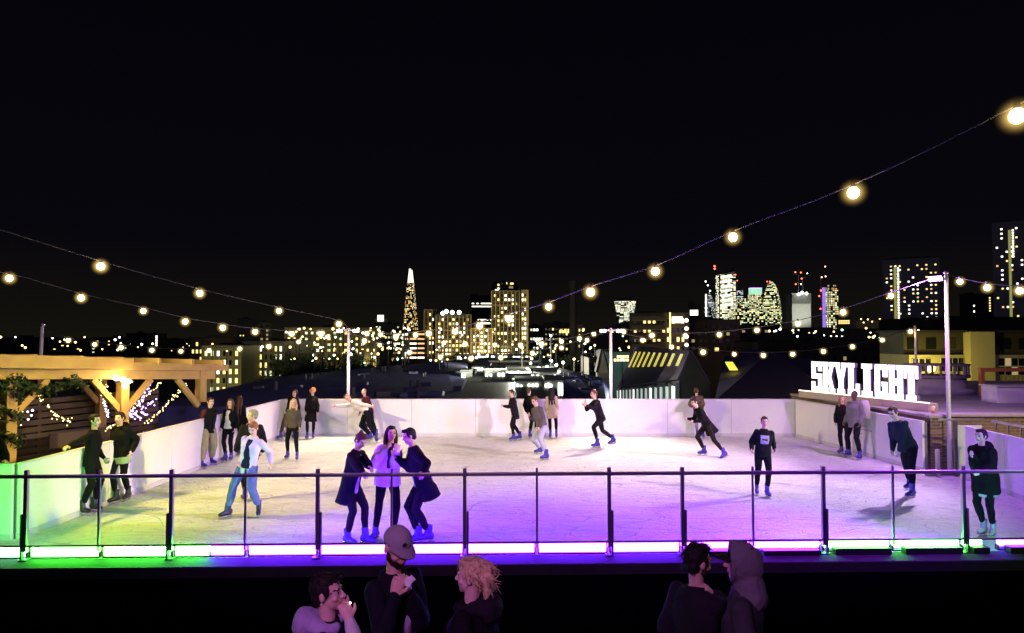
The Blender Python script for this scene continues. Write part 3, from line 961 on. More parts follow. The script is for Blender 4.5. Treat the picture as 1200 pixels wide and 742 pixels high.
# ------------------------------------------------------------------ the rink and the terrace
def ice_mat():
    m = bpy.data.materials.new('scraped_ice')
    m.use_nodes = True
    n, l = m.node_tree.nodes, m.node_tree.links
    b = n['Principled BSDF']
    t = n.new('ShaderNodeTexCoord')

    def noise_(scale, detail, dist, vec=None, rough=.6):
        z = n.new('ShaderNodeTexNoise')
        z.inputs['Scale'].default_value, z.inputs['Detail'].default_value = scale, detail
        z.inputs['Distortion'].default_value, z.inputs['Roughness'].default_value = dist, rough
        l.new(vec or t.outputs['Object'], z.inputs['Vector'])
        return z.outputs['Fac']
    mp = n.new('ShaderNodeMapping')
    mp.inputs['Scale'].default_value = (1, 2.6, 1)
    mp.inputs['Rotation'].default_value = (0, 0, .25)
    l.new(t.outputs['Object'], mp.inputs['Vector'])
    big = noise_(.45, 6, .6)
    mid = noise_(2.3, 8, 1.6, mp.outputs[0], .7)
    fine = noise_(11, 6, .8, mp.outputs[0], .65)

    def lines(scale, rot, width, sy=1.0):
        mq = n.new('ShaderNodeMapping')
        mq.inputs['Rotation'].default_value = (0, 0, rot)
        mq.inputs['Scale'].default_value = (1, sy, 1)
        l.new(t.outputs['Object'], mq.inputs['Vector'])
        v = noise_(scale, 0.0, .25, mq.outputs[0], .4)
        su = n.new('ShaderNodeMath'); su.operation = 'SUBTRACT'; su.inputs[1].default_value = .5
        l.new(v, su.inputs[0])
        ab = n.new('ShaderNodeMath'); ab.operation = 'ABSOLUTE'
        l.new(su.outputs[0], ab.inputs[0])
        r = n.new('ShaderNodeMapRange')
        r.inputs['From Min'].default_value, r.inputs['From Max'].default_value = 0, width
        r.inputs['To Min'].default_value, r.inputs['To Max'].default_value = 1, 0
        l.new(ab.outputs[0], r.inputs['Value'])
        return r.outputs[0]
    s1, s2, s3 = lines(.7, .3, .010, 2.6), lines(1.1, 1.5, .013, 2.2), lines(1.9, 2.5, .018, 2.0)

    def mix(a, bb, f, kind='MIX'):
        k = n.new('ShaderNodeMix')
        k.data_type, k.blend_type = 'RGBA', kind
        for sname, q in (('A', a), ('B', bb), ('Factor', f)):
            if isinstance(q, (tuple, float, int)):
                k.inputs[sname].default_value = q
            else:
                l.new(q, k.inputs[sname])
        return k.outputs['Result']

    def ramp(v, a, bb):
        r = n.new('ShaderNodeValToRGB')
        r.color_ramp.elements[0].position, r.color_ramp.elements[1].position = a, bb
        l.new(v, r.inputs[0])
        return r.outputs[0]
    c = mix((.62, .62, .63, 1), (.80, .80, .79, 1), ramp(mid, .36, .54))
    c = mix(c, (.86, .86, .86, 1), mix((0, 0, 0, 1), (.7, .7, .7, 1), ramp(big, .42, .66)))
    c = mix(c, (.55, .57, .60, 1), mix((0, 0, 0, 1), (.5, .5, .5, 1), ramp(fine, .56, .72)))
    sc = mix(mix(s1, s2, .5, 'ADD'), s3, .5, 'ADD')
    c = mix(c, (.36, .38, .42, 1), mix((0, 0, 0, 1), (.6, .6, .6, 1), sc))
    l.new(c, b.inputs['Base Color'])
    b.inputs['Specular IOR Level'].default_value = .08
    rr = n.new('ShaderNodeMapRange')
    rr.inputs['To Min'].default_value, rr.inputs['To Max'].default_value = .45, .7
    l.new(mid, rr.inputs['Value'])
    l.new(rr.outputs[0], b.inputs['Roughness'])
    ad = n.new('ShaderNodeMath')
    ad.operation = 'ADD'
    l.new(fine, ad.inputs[0])
    l.new(mid, ad.inputs[1])
    ad2 = n.new('ShaderNodeMath')
    ad2.operation = 'ADD'
    l.new(ad.outputs[0], ad2.inputs[0])
    ad2.operation = 'MULTIPLY_ADD'
    k2_ = n.new('ShaderNodeMath'); k2_.operation = 'MULTIPLY'; k2_.inputs[1].default_value = -.4
    l.new(sc, k2_.inputs[0])
    ad2.inputs[1].default_value = 1
    l.new(k2_.outputs[0], ad2.inputs[2])
    bp = n.new('ShaderNodeBump')
    bp.inputs['Strength'].default_value, bp.inputs['Distance'].default_value = .9, .05
    l.new(ad2.outputs[0], bp.inputs['Height'])
    l.new(bp.outputs[0], b.inputs['Normal'])
    return m


RA, RB = V((-14.0, 9.02)), V((12.5, 9.72))                 # the line of the railing
SL = (RB.y - RA.y) / (RB.x - RA.x)


def rail(px):
    k = (px - CX) / F
    y = (RA.y - SL * RA.x) / (1 - SL * k)
    return V((k * y, y, 0))


RD = V((1, SL, 0)).normalized()
RN = V((-SL, 1, 0)).normalized()                            # away from the viewer
RANG = math.atan(SL)

BACK = 22.1
CL, CR_ = V((-7.35, BACK, 0)), V((9.12, BACK, 0))
RE = gr(1083, 553)
LN = V((-7.82, 10.9, 0))

# ice sheet
bm = BM()
vs = [bm.verts.new(p) for p in (rail(-260) + RN * .12, rail(1300) + RN * .12, V((13.2, 16.9, 0)), V((CR_.x + 1.5, BACK + .05, 0)), V((CL.x - .1, BACK + .05, 0)), V((LN.x - .1, 10.9, 0)), V((-13.5, 10.9, 0)))]
bm.faces.new(vs)
ice = obj('ice_floor', bm, ice_mat(), kind='structure')
# terrace deck this side, kerb
deckm = mat('wet_dark_decking', (.0004, .0004, .0006), 1.0, var=.5, vs=2.2, bump=.3, bs=14, spec=.0)
bm = BM()
vs = [bm.verts.new(p) for p in (V((-22, -5, .08)), V((22, -5, .08)), V((22, rail(600).y + 22 * SL - .3, .08)), V((-22, rail(600).y - 22 * SL - .3, .08)))]
bm.faces.new(vs)
obj('terrace_floor', bm, deckm, kind='structure')
bm = BM()
kc = rail(600) - RN * .15
box(bm, (kc.x, kc.y, .11), (40, .40, .22), RANG)
obj('kerb', bm, mat('kerb_concrete', (.028, .026, .03), .85, var=.35, vs=5, bump=.3, bs=25, spec=.1), kind='structure', bevel=.012)
# building under it all
bm = BM()
box(bm, (0, 8.0, -7.012), (46, 30.4, 14.0))
obj('terrace_building_floor', bm, mat('terrace_base', (.10, .085, .075), .85, var=.3, vs=1.5), kind='structure')

# ---- white barriers
boardm = mat('barrier_white', (.83, .81, .81), .42, var=.05, vs=1.3, bump=.05, bs=6)
def scuff(m):
    n, l = m.node_tree.nodes, m.node_tree.links
    b = n['Principled BSDF']
    src = b.inputs['Base Color'].links[0].from_socket
    t = n.new('ShaderNodeTexCoord')
    mp = n.new('ShaderNodeMapping'); mp.inputs['Scale'].default_value = (1.1, 1, 9)
    l.new(t.outputs['Object'], mp.inputs['Vector'])
    z = n.new('ShaderNodeTexNoise'); z.inputs['Scale'].default_value = 3.2; z.inputs['Detail'].default_value = 8; z.inputs['Roughness'].default_value = .72
    l.new(mp.outputs[0], z.inputs['Vector'])
    r = n.new('ShaderNodeMapRange'); r.inputs['From Min'].default_value, r.inputs['From Max'].default_value = .56, .70
    l.new(z.outputs['Fac'], r.inputs['Value'])
    sp = n.new('ShaderNodeSeparateXYZ'); l.new(t.outputs['Object'], sp.inputs[0])
    h = n.new('ShaderNodeMapRange'); h.inputs['From Min'].default_value, h.inputs['From Max'].default_value = .85, .10
    h.inputs['To Max'].default_value = .42
    l.new(sp.outputs['Z'], h.inputs['Value'])
    k = n.new('ShaderNodeMath'); k.operation = 'MULTIPLY'
    l.new(r.outputs[0], k.inputs[0]); l.new(h.outputs[0], k.inputs[1])
    mx = n.new('ShaderNodeMix'); mx.data_type = 'RGBA'
    mx.inputs['B'].default_value = (.22, .21, .24, 1)
    l.new(src, mx.inputs['A']); l.new(k.outputs[0], mx.inputs['Factor'])
    l.new(mx.outputs['Result'], b.inputs['Base Color'])
scuff(boardm)
capm = mat('barrier_cap', (.72, .70, .72), .4, var=.06)
kickm = mat('barrier_kick', (.62, .60, .60), .5, var=.12, vs=3)


def barrier(name_, label, a, b, h=1.2, pw=2.05, t=.06, group='white barriers round the ice'):
    d = (b - a)
    L = d.length
    d.normalize()
    ang = math.atan2(d.y, d.x)
    root = thing('rink_barrier', label, 'barrier', a, ang, group)
    n_ = max(1, round(L / pw))
    for i in range(n_):
        bm = BM()
        w_ = L / n_
        box(bm, ((i + .5) * w_, 0, .10 + (h - .13) / 2), (w_ - .008, t, h - .13))
        obj('panel', bm, boardm, root, bevel=.006)
    bm = BM(); box(bm, (L / 2, 0, h - .012), (L, t + .03, .03)); obj('cap', bm, capm, root, bevel=.006)
    bm = BM(); box(bm, (L / 2, 0, .05), (L, t + .012, .10)); obj('kick_strip', bm, kickm, root, bevel=.004)
    for i in range(n_ + 1):
        bm = BM(); box(bm, (min(L - .05, max(.05, i * L / n_)), .07 if True else 0, h / 2 - .02), (.06, .08, h - .04)); obj('post', bm, mat('barrier_post', (.3, .3, .32), .5, .6), root)
    return root


barrier('b', 'long white barrier across the far side of the ice', CL, CR_)
barrier('b', 'white barrier beside the timber pergola', LN, CL + V((-.02, -.06, 0)))
rb = barrier('b', 'white barrier below the brick wall and the lit sign', CR_ + V((.02, -.06, 0)), RE)
barrier('b', 'white barrier end panel facing the railing in green and purple light', V((-13.2, 10.86, 0)), LN + V((-.06, -.04, 0)))
barrier('b', 'white barrier behind the woman in the hooded parka', V((10.20, 15.4, 0)), V((9.75, 9.9, 0)), 1.2, 1.4)
# faint unreadable printing on the wall-side barrier
bm = BM()
d = (RE - CR_).normalized()
nn = V((d.y, -d.x, 0))
if nn.x > 0: nn = -nn
R_ = Matrix.Rotation(math.atan2(d.y, d.x), 4, 'Z')
for row, (z, segs) in enumerate(((.80, (.16, .10, .22)), (.70, (.24, .12, .18, .1)), (.58, (.12, .2)))):
    x = 3.15
    for q in segs:
        p = CR_ + d * (x + q / 2) + nn * .034
        box(bm, (p.x, p.y, z), (q, .004, .028), R_)
        x += q + .05
pr = obj('notice_print', bm, mat('grey_print', (.42, .40, .44), .6, var=.1), None)
tag(pr, 'faint grey lines of printing on the white barrier under the sign', 'notice')

# ---- railing
steel = mat('brushed_steel', (.50, .49, .52), .32, .9, var=.12, vs=12)
steel_d = mat('dark_bracket', (.11, .11, .12), .4, .5, var=.1)
gm = bpy.data.materials.new('clear_glass')
gm.use_nodes = True
n, l = gm.node_tree.nodes, gm.node_tree.links
n.remove(n['Principled BSDF'])
tr, gl, mx, fr = n.new('ShaderNodeBsdfTransparent'), n.new('ShaderNodeBsdfGlossy'), n.new('ShaderNodeMixShader'), n.new('ShaderNodeFresnel')
tr.inputs[0].default_value = (.965, .975, .975, 1)
gl.inputs['Roughness'].default_value = .03
fr.inputs[0].default_value = 1.35
l.new(fr.outputs[0], mx.inputs[0]); l.new(tr.outputs[0], mx.inputs[1]); l.new(gl.outputs[0], mx.inputs[2])
l.new(mx.outputs[0], n['Material Output'].inputs[0])

POSTS = [(-134, 1), (-50, 0), (35, 1), (120, 0), (204, 1), (290, 0), (374, 1), (460, 0), (545, 1), (629, 0), (713, 1), (798, 1), (880, 0), (962, 1), (1043, 0), (1125, 1), (1205, 0), (1290, 1)]
KZ = .22
RT = 1.35
o0 = rail(600)
railing = thing('glass_railing', 'steel and glass railing along the near edge of the ice', 'railing', o0, RANG)
ax = lambda px: (rail(px) - o0).dot(RD)
bm = BM(); box(bm, ((ax(-134) + ax(1290)) / 2, 0, RT - .022), (ax(1290) - ax(-134), .062, .044)); obj('top_rail', bm, steel, railing, bevel=.008)
bm = BM(); box(bm, ((ax(-134) + ax(1290)) / 2, 0, .40), (ax(1290) - ax(-134), .03, .022)); obj('bottom_rail', bm, steel_d, railing)
for px, thick in POSTS:
    x = ax(px)
    bm = BM()
    if thick:
        box(bm, (x, 0, (KZ + RT - .046) / 2), (.050, .05, RT - .046 - KZ - .0 + 0))
        bmesh.ops.translate(bm, verts=bm.verts, vec=(0, 0, KZ / 2))
    else:
        box(bm, (x, 0, (KZ + RT - .046) / 2 + KZ / 2), (.03, .03, RT - .046 - KZ))
    po = obj('post', bm, steel, railing, bevel=.006)
    if thick:
        side = -1 if px < 100 or 180 < px < 240 else 1
        bm = BM()
        box(bm, (x + side * .042, -.005, KZ + .31), (.028, .06, .60))
        obj('bracket', bm, steel_d, po, bevel=.006)
        bm = BM(); box(bm, (x, 0, KZ + .008), (.11, .12, .016)); obj('base_plate', bm, steel_d, po)
for (pa, ta), (pb, tb) in zip(POSTS, POSTS[1:]):
    xa, xb = ax(pa) + (.035 if ta else .02), ax(pb) - (.035 if tb else .02)
    bm = BM()
    z0, z1 = .42, RT - .06
    bm.faces.new([bm.verts.new(p) for p in ((xa, .0, z0), (xb, .0, z0), (xb, .0, z1), (xa, .0, z1))])
    obj('glass_panel', bm, gm, railing)

# ---- light bars on the kerb behind the glass
black = mat('black_housing', (.012, .012, .014), .4, var=.1)
VIO = glow('bar_violet', (.12, .0130, 1.0), 92)
GRN = glow('bar_green', (.07, 1.0, .05), 80)
MINT = glow('bar_mint', (.22, .95, .36), 28)
names = {id(VIO): 'violet', id(GRN): 'green', id(MINT): 'mint'}
bays = list(zip(POSTS, POSTS[1:]))
cut = []
for i, ((pa, ta), (pb, tb)) in enumerate(bays):
    m_ = GRN if pa < 120 else (GRN if pa < 200 else VIO)
    if pa == 204: m_ = 'split'
    if pa in (962, 1043): m_ = GRN
    if pa < 30: m_ = MINT
    if pa >= 1125: m_ = 'split2'
    xa, xb = ax(pa) + .035, ax(pb) - .035
    if m_ == 'split':
        mid_ = xa + (xb - xa) * .5
        segs = [(xa, mid_ - .01, GRN), (mid_ + .01, xb, VIO)]
    elif m_ == 'split2':
        mid_ = xa + (xb - xa) * .42
        segs = [(xa, mid_ - .12, GRN), (mid_ + .12, xb, VIO)]
    else:
        segs = [(xa, xb, m_)]
    cut += [(sa, sb, mm, pa) for sa, sb, mm in segs]
order_words = ['first', 'second', 'third', 'fourth', 'fifth', 'sixth', 'seventh', 'eighth', 'ninth', 'tenth', 'eleventh', 'twelfth', 'thirteenth', 'fourteenth']
cnt = {}
tot = {k: sum(1 for c_ in cut if names[id(c_[2])] == k) for k in names.values()}
for sa, sb, mm, pa in cut:
    cn = names[id(mm)]
    cnt[cn] = cnt.get(cn, 0) + 1
    lab = '%s light bar under the railing, %s of its colour from the pergola end' % (cn, order_words[cnt[cn] - 1])
    dark = pa >= 798                                      # bars seen from behind their black housings
    root = thing('light_bar', lab, 'light bar', o0 + RD * ((sa + sb) / 2) + UP * KZ, RANG, 'coloured light bars along the railing')
    L_ = sb - sa
    bm = BM(); box(bm, (0, .09, .088 if not dark else .105), (L_, .05, .128 if not dark else .09)); obj('lens', bm, mm, root, bevel=.01)
    bm = BM(); box(bm, (0, .09, .0115), (L_, .08, .021)); obj('tray', bm, black, root)
    if dark:
        bm = BM(); box(bm, (.02, -.03, .045 if pa > 900 else .034), (L_ * .86, .13, .088 if pa > 900 else .066)); obj('housing', bm, black, root, bevel=.008)
        for q in range(9):
            pass
    for e_ in (-1, 1):
        bm = BM(); box(bm, (e_ * (L_ / 2 + .008), .09, .040), (.014, .065, .08)); obj('end_cap', bm, black, root)

# ------------------------------------------------------------------ wall side: brick parapet, sign, gate
def brick_mat(name, c1, c2, mortar, scale=1.0):
    m = bpy.data.materials.new(name)
    m.use_nodes = True
    n, l = m.node_tree.nodes, m.node_tree.links
    b = n['Principled BSDF']
    b.inputs['Roughness'].default_value = .85
    t = n.new('ShaderNodeTexCoord')
    sp = n.new('ShaderNodeSeparateXYZ')
    l.new(t.outputs['Object'], sp.inputs[0])
    ad = n.new('ShaderNodeMath'); ad.operation = 'ADD'
    l.new(sp.outputs['X'], ad.inputs[0]); l.new(sp.outputs['Y'], ad.inputs[1])
    cb = n.new('ShaderNodeCombineXYZ')
    l.new(ad.outputs[0], cb.inputs[0]); l.new(sp.outputs['Z'], cb.inputs[1])
    br = n.new('ShaderNodeTexBrick')
    br.inputs['Scale'].default_value = scale
    br.inputs['Brick Width'].default_value, br.inputs['Row Height'].default_value = .225, .075
    br.inputs['Mortar Size'].default_value = .008
    br.inputs['Color1'].default_value, br.inputs['Color2'].default_value, br.inputs['Mortar'].default_value = c1 + (1,), c2 + (1,), mortar + (1,)
    l.new(cb.outputs[0], br.inputs['Vector'])
    z = n.new('ShaderNodeTexNoise'); z.inputs['Scale'].default_value = 3; z.inputs['Detail'].default_value = 6
    l.new(t.outputs['Object'], z.inputs['Vector'])
    mx = n.new('ShaderNodeMix'); mx.data_type = 'RGBA'; mx.blend_type = 'MULTIPLY'; mx.inputs['Factor'].default_value = .7
    l.new(br.outputs['Color'], mx.inputs['A']); l.new(z.outputs['Color'], mx.inputs['B'])
    l.new(br.outputs['Color'], b.inputs['Base Color'])
    bp = n.new('ShaderNodeBump'); bp.inputs['Strength'].default_value = .6; bp.inputs['Distance'].default_value = .01
    l.new(br.outputs['Fac'], bp.inputs['Height']); bp.invert = True
    l.new(bp.outputs[0], b.inputs['Normal'])
    return m


brickm = brick_mat('stock_brick', (.22, .135, .075), (.12, .075, .045), (.24, .21, .17))
stone = mat('coping_stone', (.34, .31, .28), .75, var=.25, vs=4, bump=.3, bs=20)
plinthm = mat('sign_plinth_render', (.42, .36, .24), .75, var=.15, vs=3)
d = (RE - CR_).normalized()
nout = V((-d.y, d.x, 0))
if nout.x < 0: nout = -nout
a0, a1 = CR_ - d * .6 + nout * .22, RE + nout * .22 - d * .05
Lw = (a1 - a0).length
ang = math.atan2(d.y, d.x)
root = thing('brick_wall', 'low brick parapet running behind the barrier and carrying the lit sign', 'wall', a0, ang)
bm = BM(); box(bm, (Lw / 2, .15, .63), (Lw, .30, 1.26)); obj('brickwork', bm, brickm, root)
bm = BM(); box(bm, (Lw / 2, .15, 1.295), (Lw + .04, .38, .065)); obj('coping', bm, stone, root, bevel=.012)
wf = V((a1.x - .02, a1.y + .12, 0))
root = thing('brick_wall', 'brick wall facing us behind the open gate beside the barrier end', 'wall', wf)
bm = BM(); box(bm, (3.4, .15, .64), (6.8, .30, 1.28)); obj('brickwork', bm, brickm, root)
bm = BM(); box(bm, (3.4, .15, 1.315), (6.9, .42, .065)); obj('coping', bm, stone, root, bevel=.012)
# raised roof terrace beyond
bm = BM()
rim_ = [V((wf.x + .2, wf.y + .32, 1.22)), V((24, wf.y + .32, 1.22)), V((27, 31, 1.22)), V((16.2, 31, 1.22)), V((11.0, 18.6, 1.22))]
tp_ = [bm.verts.new(p) for p in rim_]
bt_ = [bm.verts.new(V((p.x, p.y, -14))) for p in rim_]
bm.faces.new(tp_)
for i in range(5):
    bm.faces.new((tp_[i], bt_[i], bt_[(i + 1) % 5], tp_[(i + 1) % 5]))
obj('roof_terrace_floor', bm, mat('roof_membrane', (.30, .27, .30), .8, var=.25, vs=2), kind='structure')
# sign on its plinth
sA, sB = at(953, 458, 21.0), at(1080, 471, 17.55)
sd = V((sB.x - sA.x, sB.y - sA.y, 0)); SLn = sd.length; sd.normalize()
sang = math.atan2(sd.y, sd.x)
root = thing('sign_plinth', 'long rendered plinth on the brick parapet under the lit sign', 'plinth', V((sA.x, sA.y, 1.33)) - sd * .3, sang)
bm = BM(); box(bm, (SLn / 2 + .25, 0, .10), (SLn + .75, .34, .20)); obj('plinth_body', bm, plinthm, root, bevel=.01)
bm = BM(); box(bm, (SLn / 2 + .25, -.15, .213), (SLn + .75, .05, .022)); obj('light_strip', bm, glow('sign_strip', (1, .86, .55), 2.2), root)
sign = thing('illuminated_sign', 'big white illuminated block letters reading SKYLIGHT', 'sign', V((sA.x, sA.y, 1.555)), sang)
LET = {
    'S': [(0, 0, 1, .17), (.60, 0, 1, .56), (0, .42, 1, .60), (0, .42, .42, 1), (0, .83, 1, 1), (.62, .68, 1, 1), (0, 0, .38, .33)],
    'K': [(0, 0, .42, 1), (-.04, 0, .5, .16), (-.04, .84, .5, 1), [(.40, .52), (.66, 1), (1.04, 1), (.74, .52), (1.06, 0), (.66, 0), (.40, .42)], (.58, .86, 1.06, 1), (.60, 0, 1.08, .14)],
    'Y': [(.28, 0, .72, .45), (.16, 0, .84, .15), [(.28, .40), (-.02, 1), (.40, 1), (.50, .66), (.62, 1), (1.02, 1), (.72, .40)], (-.06, .86, .46, 1), (.56, .86, 1.06, 1)],
    'L': [(.04, 0, .50, 1), (0, .85, .58, 1), (0, 0, 1, .18), (.66, 0, 1, .36)],
    'I': [(.22, 0, .78, 1), (.06, 0, .94, .16), (.06, .84, .94, 1)],
    'G': [(0, .04, .42, .96), (.04, 0, .98, .18), (.04, .83, .98, 1), (.60, 0, 1, .48), (.50, .34, 1, .48), (.62, .62, 1, .96)],
    'H': [(0, 0, .42, 1), (.60, 0, 1.02, 1), (.3, .40, .7, .60), (-.04, 0, .48, .15), (-.04, .85, .48, 1), (.54, 0, 1.06, .15), (.54, .85, 1.06, 1)],
    'T': [(.27, 0, .73, 1), (0, .80, 1, 1), (0, .62, .20, 1), (.80, .62, 1, 1), (.14, 0, .86, .15)],
}
signm = glow('sign_face', (1.0, .985, .95), 1.25)
sidem = mat('sign_side', (.16, .15, .18), .5, var=.04)
lh = 1.0 * .90
adv = SLn / 8.0
for i, ch in enumerate('SKYLIGHT'):
    bm = BM()
    wd = adv * (.93 if ch != 'I' else .9)
    for k, q in enumerate(LET[ch]):
        poly = [(q[0], q[1]), (q[2], q[1]), (q[2], q[3]), (q[0], q[3])] if isinstance(q, tuple) else q
        fr_, bk_ = [], []
        dz = .0015 * k
        for x, z in poly:
            fr_.append(bm.verts.new((x * wd, -.055 - dz, z * lh)))
            bk_.append(bm.verts.new((x * wd, .055 + dz, z * lh)))
        bm.faces.new(fr_)
        bm.faces.new(bk_[::-1])
        for j in range(len(poly)):
            bm.faces.new((fr_[j], bk_[j], bk_[(j + 1) % len(poly)], fr_[(j + 1) % len(poly)]))
    o = obj('letter_' + ch.lower(), bm, [sidem, signm], sign, loc=(i * adv, 0, 0))
    for p_ in o.data.polygons:
        if abs(p_.normal.y) > .9:
            p_.material_index = 1
    o.name = 'letter'
# cup on the coping by the sign
cp = thing('drink_cup', 'small lit plastic cup left on the brick coping at the end of the sign', 'cup', V((a1.x + .22, a1.y + .25, 1.349)))
bm = BM(); loft(bm, [(V((0, 0, 0)), V((.035, 0, 0)), V((0, .035, 0))), (V((0, 0, .13)), V((.05, 0, 0)), V((0, .05, 0)))], 16); obj('cup_body', bm, mat('cup_amber', (.6, .3, .18), .3, var=.05), cp, True)
bm = BM(); loft(bm, [(V((0, 0, .131)), V((.052, 0, 0)), V((0, .052, 0))), (V((0, 0, .165)), V((.05, 0, 0)), V((0, .05, 0)))], 16); obj('foam', bm, mat('cup_foam', (.8, .7, .7), .6, var=.05), cp, True)

# gate in the opening
gt = thing('gate', 'dark steel gate frame with a pale panel behind the parka woman', 'gate', V((10.18, 15.75, 0)))
for x_, h_ in ((-.42, .62), (.0, 1.28)):
    bm = BM(); box(bm, (x_, 0, h_ / 2), (.07, .07, h_)); obj('post', bm, steel_d if x_ == 0 else steel, gt, bevel=.006)
bm = BM(); box(bm, (.32, .03, .66), (.62, .03, 1.02)); obj('gate_panel', bm, mat('gate_panel', (.55, .58, .66), .4, var=.06), gt, bevel=.006)
bm = BM(); box(bm, (.15, 0, 1.30), (1.05, .05, .045)); obj('gate_rail', bm, steel, gt, bevel=.006)
bm = BM(); box(bm, (-.2, .01, .05), (1.0, .05, .06)); obj('sill_bar', bm, steel_d, gt)
# slatted fence behind the second barrier
fn = thing('railing_fence', 'low steel railing with purple lit rail behind the barrier at the corner', 'fence', V((10.52, 14.9, 0)))
for i in range(14):
    bm = BM(); box(bm, (-.0116 * i, -.38 * i, .70), (.03, .03, 1.28)); obj('baluster', bm, steel, fn)
bm = BM(); box(bm, (-.075, -2.5, 1.36), (.05, 5.2, .05), -.03 * -1 if False else Matrix.Rotation(-.03, 4, 'Z')); obj('handrail', bm, steel, fn)

# things on the roof terrace
purple_wood = mat('bench_slats', (.20, .16, .20), .6, var=.3, vs=5)
b0 = at(1098, 474, 24)
bn = thing('curved_planter', 'round raised planter with a slatted rim on the purple lit roof', 'planter', V((b0.x, b0.y, 1.22)))
bm = BM(); loft(bm, [(V((0, 0, z_)), V((r_, 0, 0)), V((0, r_ * .6, 0))) for z_, r_ in ((0, 1.3), (.18, 1.28), (.2, 1.0), (.55, .98))], 32); obj('planter_body', bm, mat('planter_grey', (.36, .32, .36), .8, var=.1), bn, True)
bm = BM(); loft(bm, [(V((0, 0, .56)), V((1.12, 0, 0)), V((0, .68, 0))), (V((0, 0, .66)), V((1.12, 0, 0)), V((0, .68, 0)))], 32); obj('rim', bm, purple_wood, bn)
for i in range(14):
    t = i / 14 * 2 * math.pi
    bm = BM(); box(bm, (1.05 * math.cos(t), .63 * math.sin(t), .82), (.06, .06, .32)); obj('baluster', bm, purple_wood, bn)
bm = BM(); loft(bm, [(V((0, 0, .98)), V((1.12, 0, 0)), V((0, .68, 0))), (V((0, 0, 1.04)), V((1.12, 0, 0)), V((0, .68, 0)))], 32); obj('handrail', bm, purple_wood, bn)
f0 = at(1151, 475, 22.5)
orange = mat('orange_timber', (.42, .15, .04), .6, var=.2, vs=4)
fr_ = thing('timber_frame', 'orange timber frame standing on the purple lit roof', 'frame', V((f0.x, f0.y, 1.22)))
bm = BM(); box(bm, (0, 0, .42), (.13, .13, .84)); obj('post', bm, orange, fr_, bevel=.01)
bm = BM(); box(bm, (1.3, 0, .90), (2.75, .13, .12)); obj('beam', bm, orange, fr_, bevel=.01)
bm = BM(); box(bm, (2.6, 0, .42), (.13, .13, .84)); obj('post', bm, orange, fr_, bevel=.01)
w0 = at(1169, 482, 20.5)
pw = thing('roof_bar_counter', 'pale low counter lit purple on the roof beyond the brick wall', 'counter', V((w0.x, w0.y, 1.22)))
bm = BM(); box(bm, (1.6, .35, .24), (3.2, .7, .48)); obj('counter_body', bm, mat('counter_white', (.62, .58, .62), .5, var=.1), pw, bevel=.01)
bm = BM(); box(bm, (1.6, .35, .505), (3.3, .8, .05)); obj('counter_top', bm, mat('counter_top', (.45, .42, .45), .4, var=.1), pw, bevel=.01)

# ------------------------------------------------------------------ light poles and string lights
polem = mat('white_pole', (.78, .76, .78), .35, var=.05)
POLE = {}


def pole(key, label, px, D, ytop, zb=0, r=.055, head=None, lean=0.0):
    b = at(px, 470, D)
    zt = at(px, ytop, D).z
    root = thing('light_pole', label, 'pole', V((b.x, D, zb)))
    bm = BM(); tube(bm, [(0, 0, 0), (0, 0, (zt - zb) * .5), (lean, 0, zt - zb)], [r, r * .92, r * .8], 14); obj('pole_shaft', bm, polem, root, True)
    bm = BM(); loft(bm, [(V((0, 0, 0)), V((r * 2, 0, 0)), V((0, r * 2, 0))), (V((0, 0, .03)), V((r * 2, 0, 0)), V((0, r * 2, 0)))], 16); obj('base_plate', bm, steel, root)
    bm = BM(); ball(bm, (lean, 0, zt - zb + .01), r * 1.15, 2); obj('finial', bm, steel, root, True)
    POLE[key] = V((b.x + lean, D, zt))
    return root, V((b.x + lean, D, zt))


LAMPW = glow('lamp_warm', (1, .80, .50), 30)
for key, px in (('a', 408), ('b', 716)):
    root, tp = pole(key, 'white pole with twin lamp heads behind the barrier, %s' % ('beside the two shaven headed skaters' if key == 'a' else 'in front of the white lit warehouse'), px, 22.45, 386)
    top_z = tp.z
    bm = BM(); box(bm, (0, 0, top_z - .03), (.62, .05, .05)); obj('crossbar', bm, polem, root)
    for q in (-1, 1):
        bm = BM(); box(bm, (q * .27, -.06, top_z - .05), (.20, .16, .10)); hd_ = obj('lamp_head', bm, polem, root, bevel=.01)
        bm = BM(); box(bm, (q * .27, -.145, top_z - .055), (.17, .008, .085)); obj('lens', bm, LAMPW, hd_)
root, tp = pole('c', 'tall white pole with a violet floodlight by the gate', 1111.5, 16.3, 320, 0, .050)
bm = BM(); tube(bm, [(0, 0, tp.z - .18), (-.18, -.02, tp.z - .12)], .02, 8); obj('arm', bm, steel, root)
fl = thing('floodlight', 'violet floodlight clamped near the top of the tall white pole', 'floodlight', tp + V((-.26, -.04, -.12)), 0)
RF = Matrix.Rotation(math.radians(-62), 4, 'Z') @ Matrix.Rotation(math.radians(28), 4, 'X')
bm = BM(); box(bm, (0, 0, 0), (.34, .08, .15), RF); obj('housing', bm, black, fl, bevel=.01)
bm = BM(); box(bm, RF @ V((0, -.046, 0)), (.31, .01, .12), RF); obj('lens', bm, glow('flood_violet', (.62, .30, 1.0), 9), fl)
pole('d', 'thin pale pole rising behind the lit sign', 1074, 26, 383, 1.22, .045)
pole('e', 'slim white pole beyond the roof of the timber pergola', 46, 22, 381, 0, .06, lean=.05)

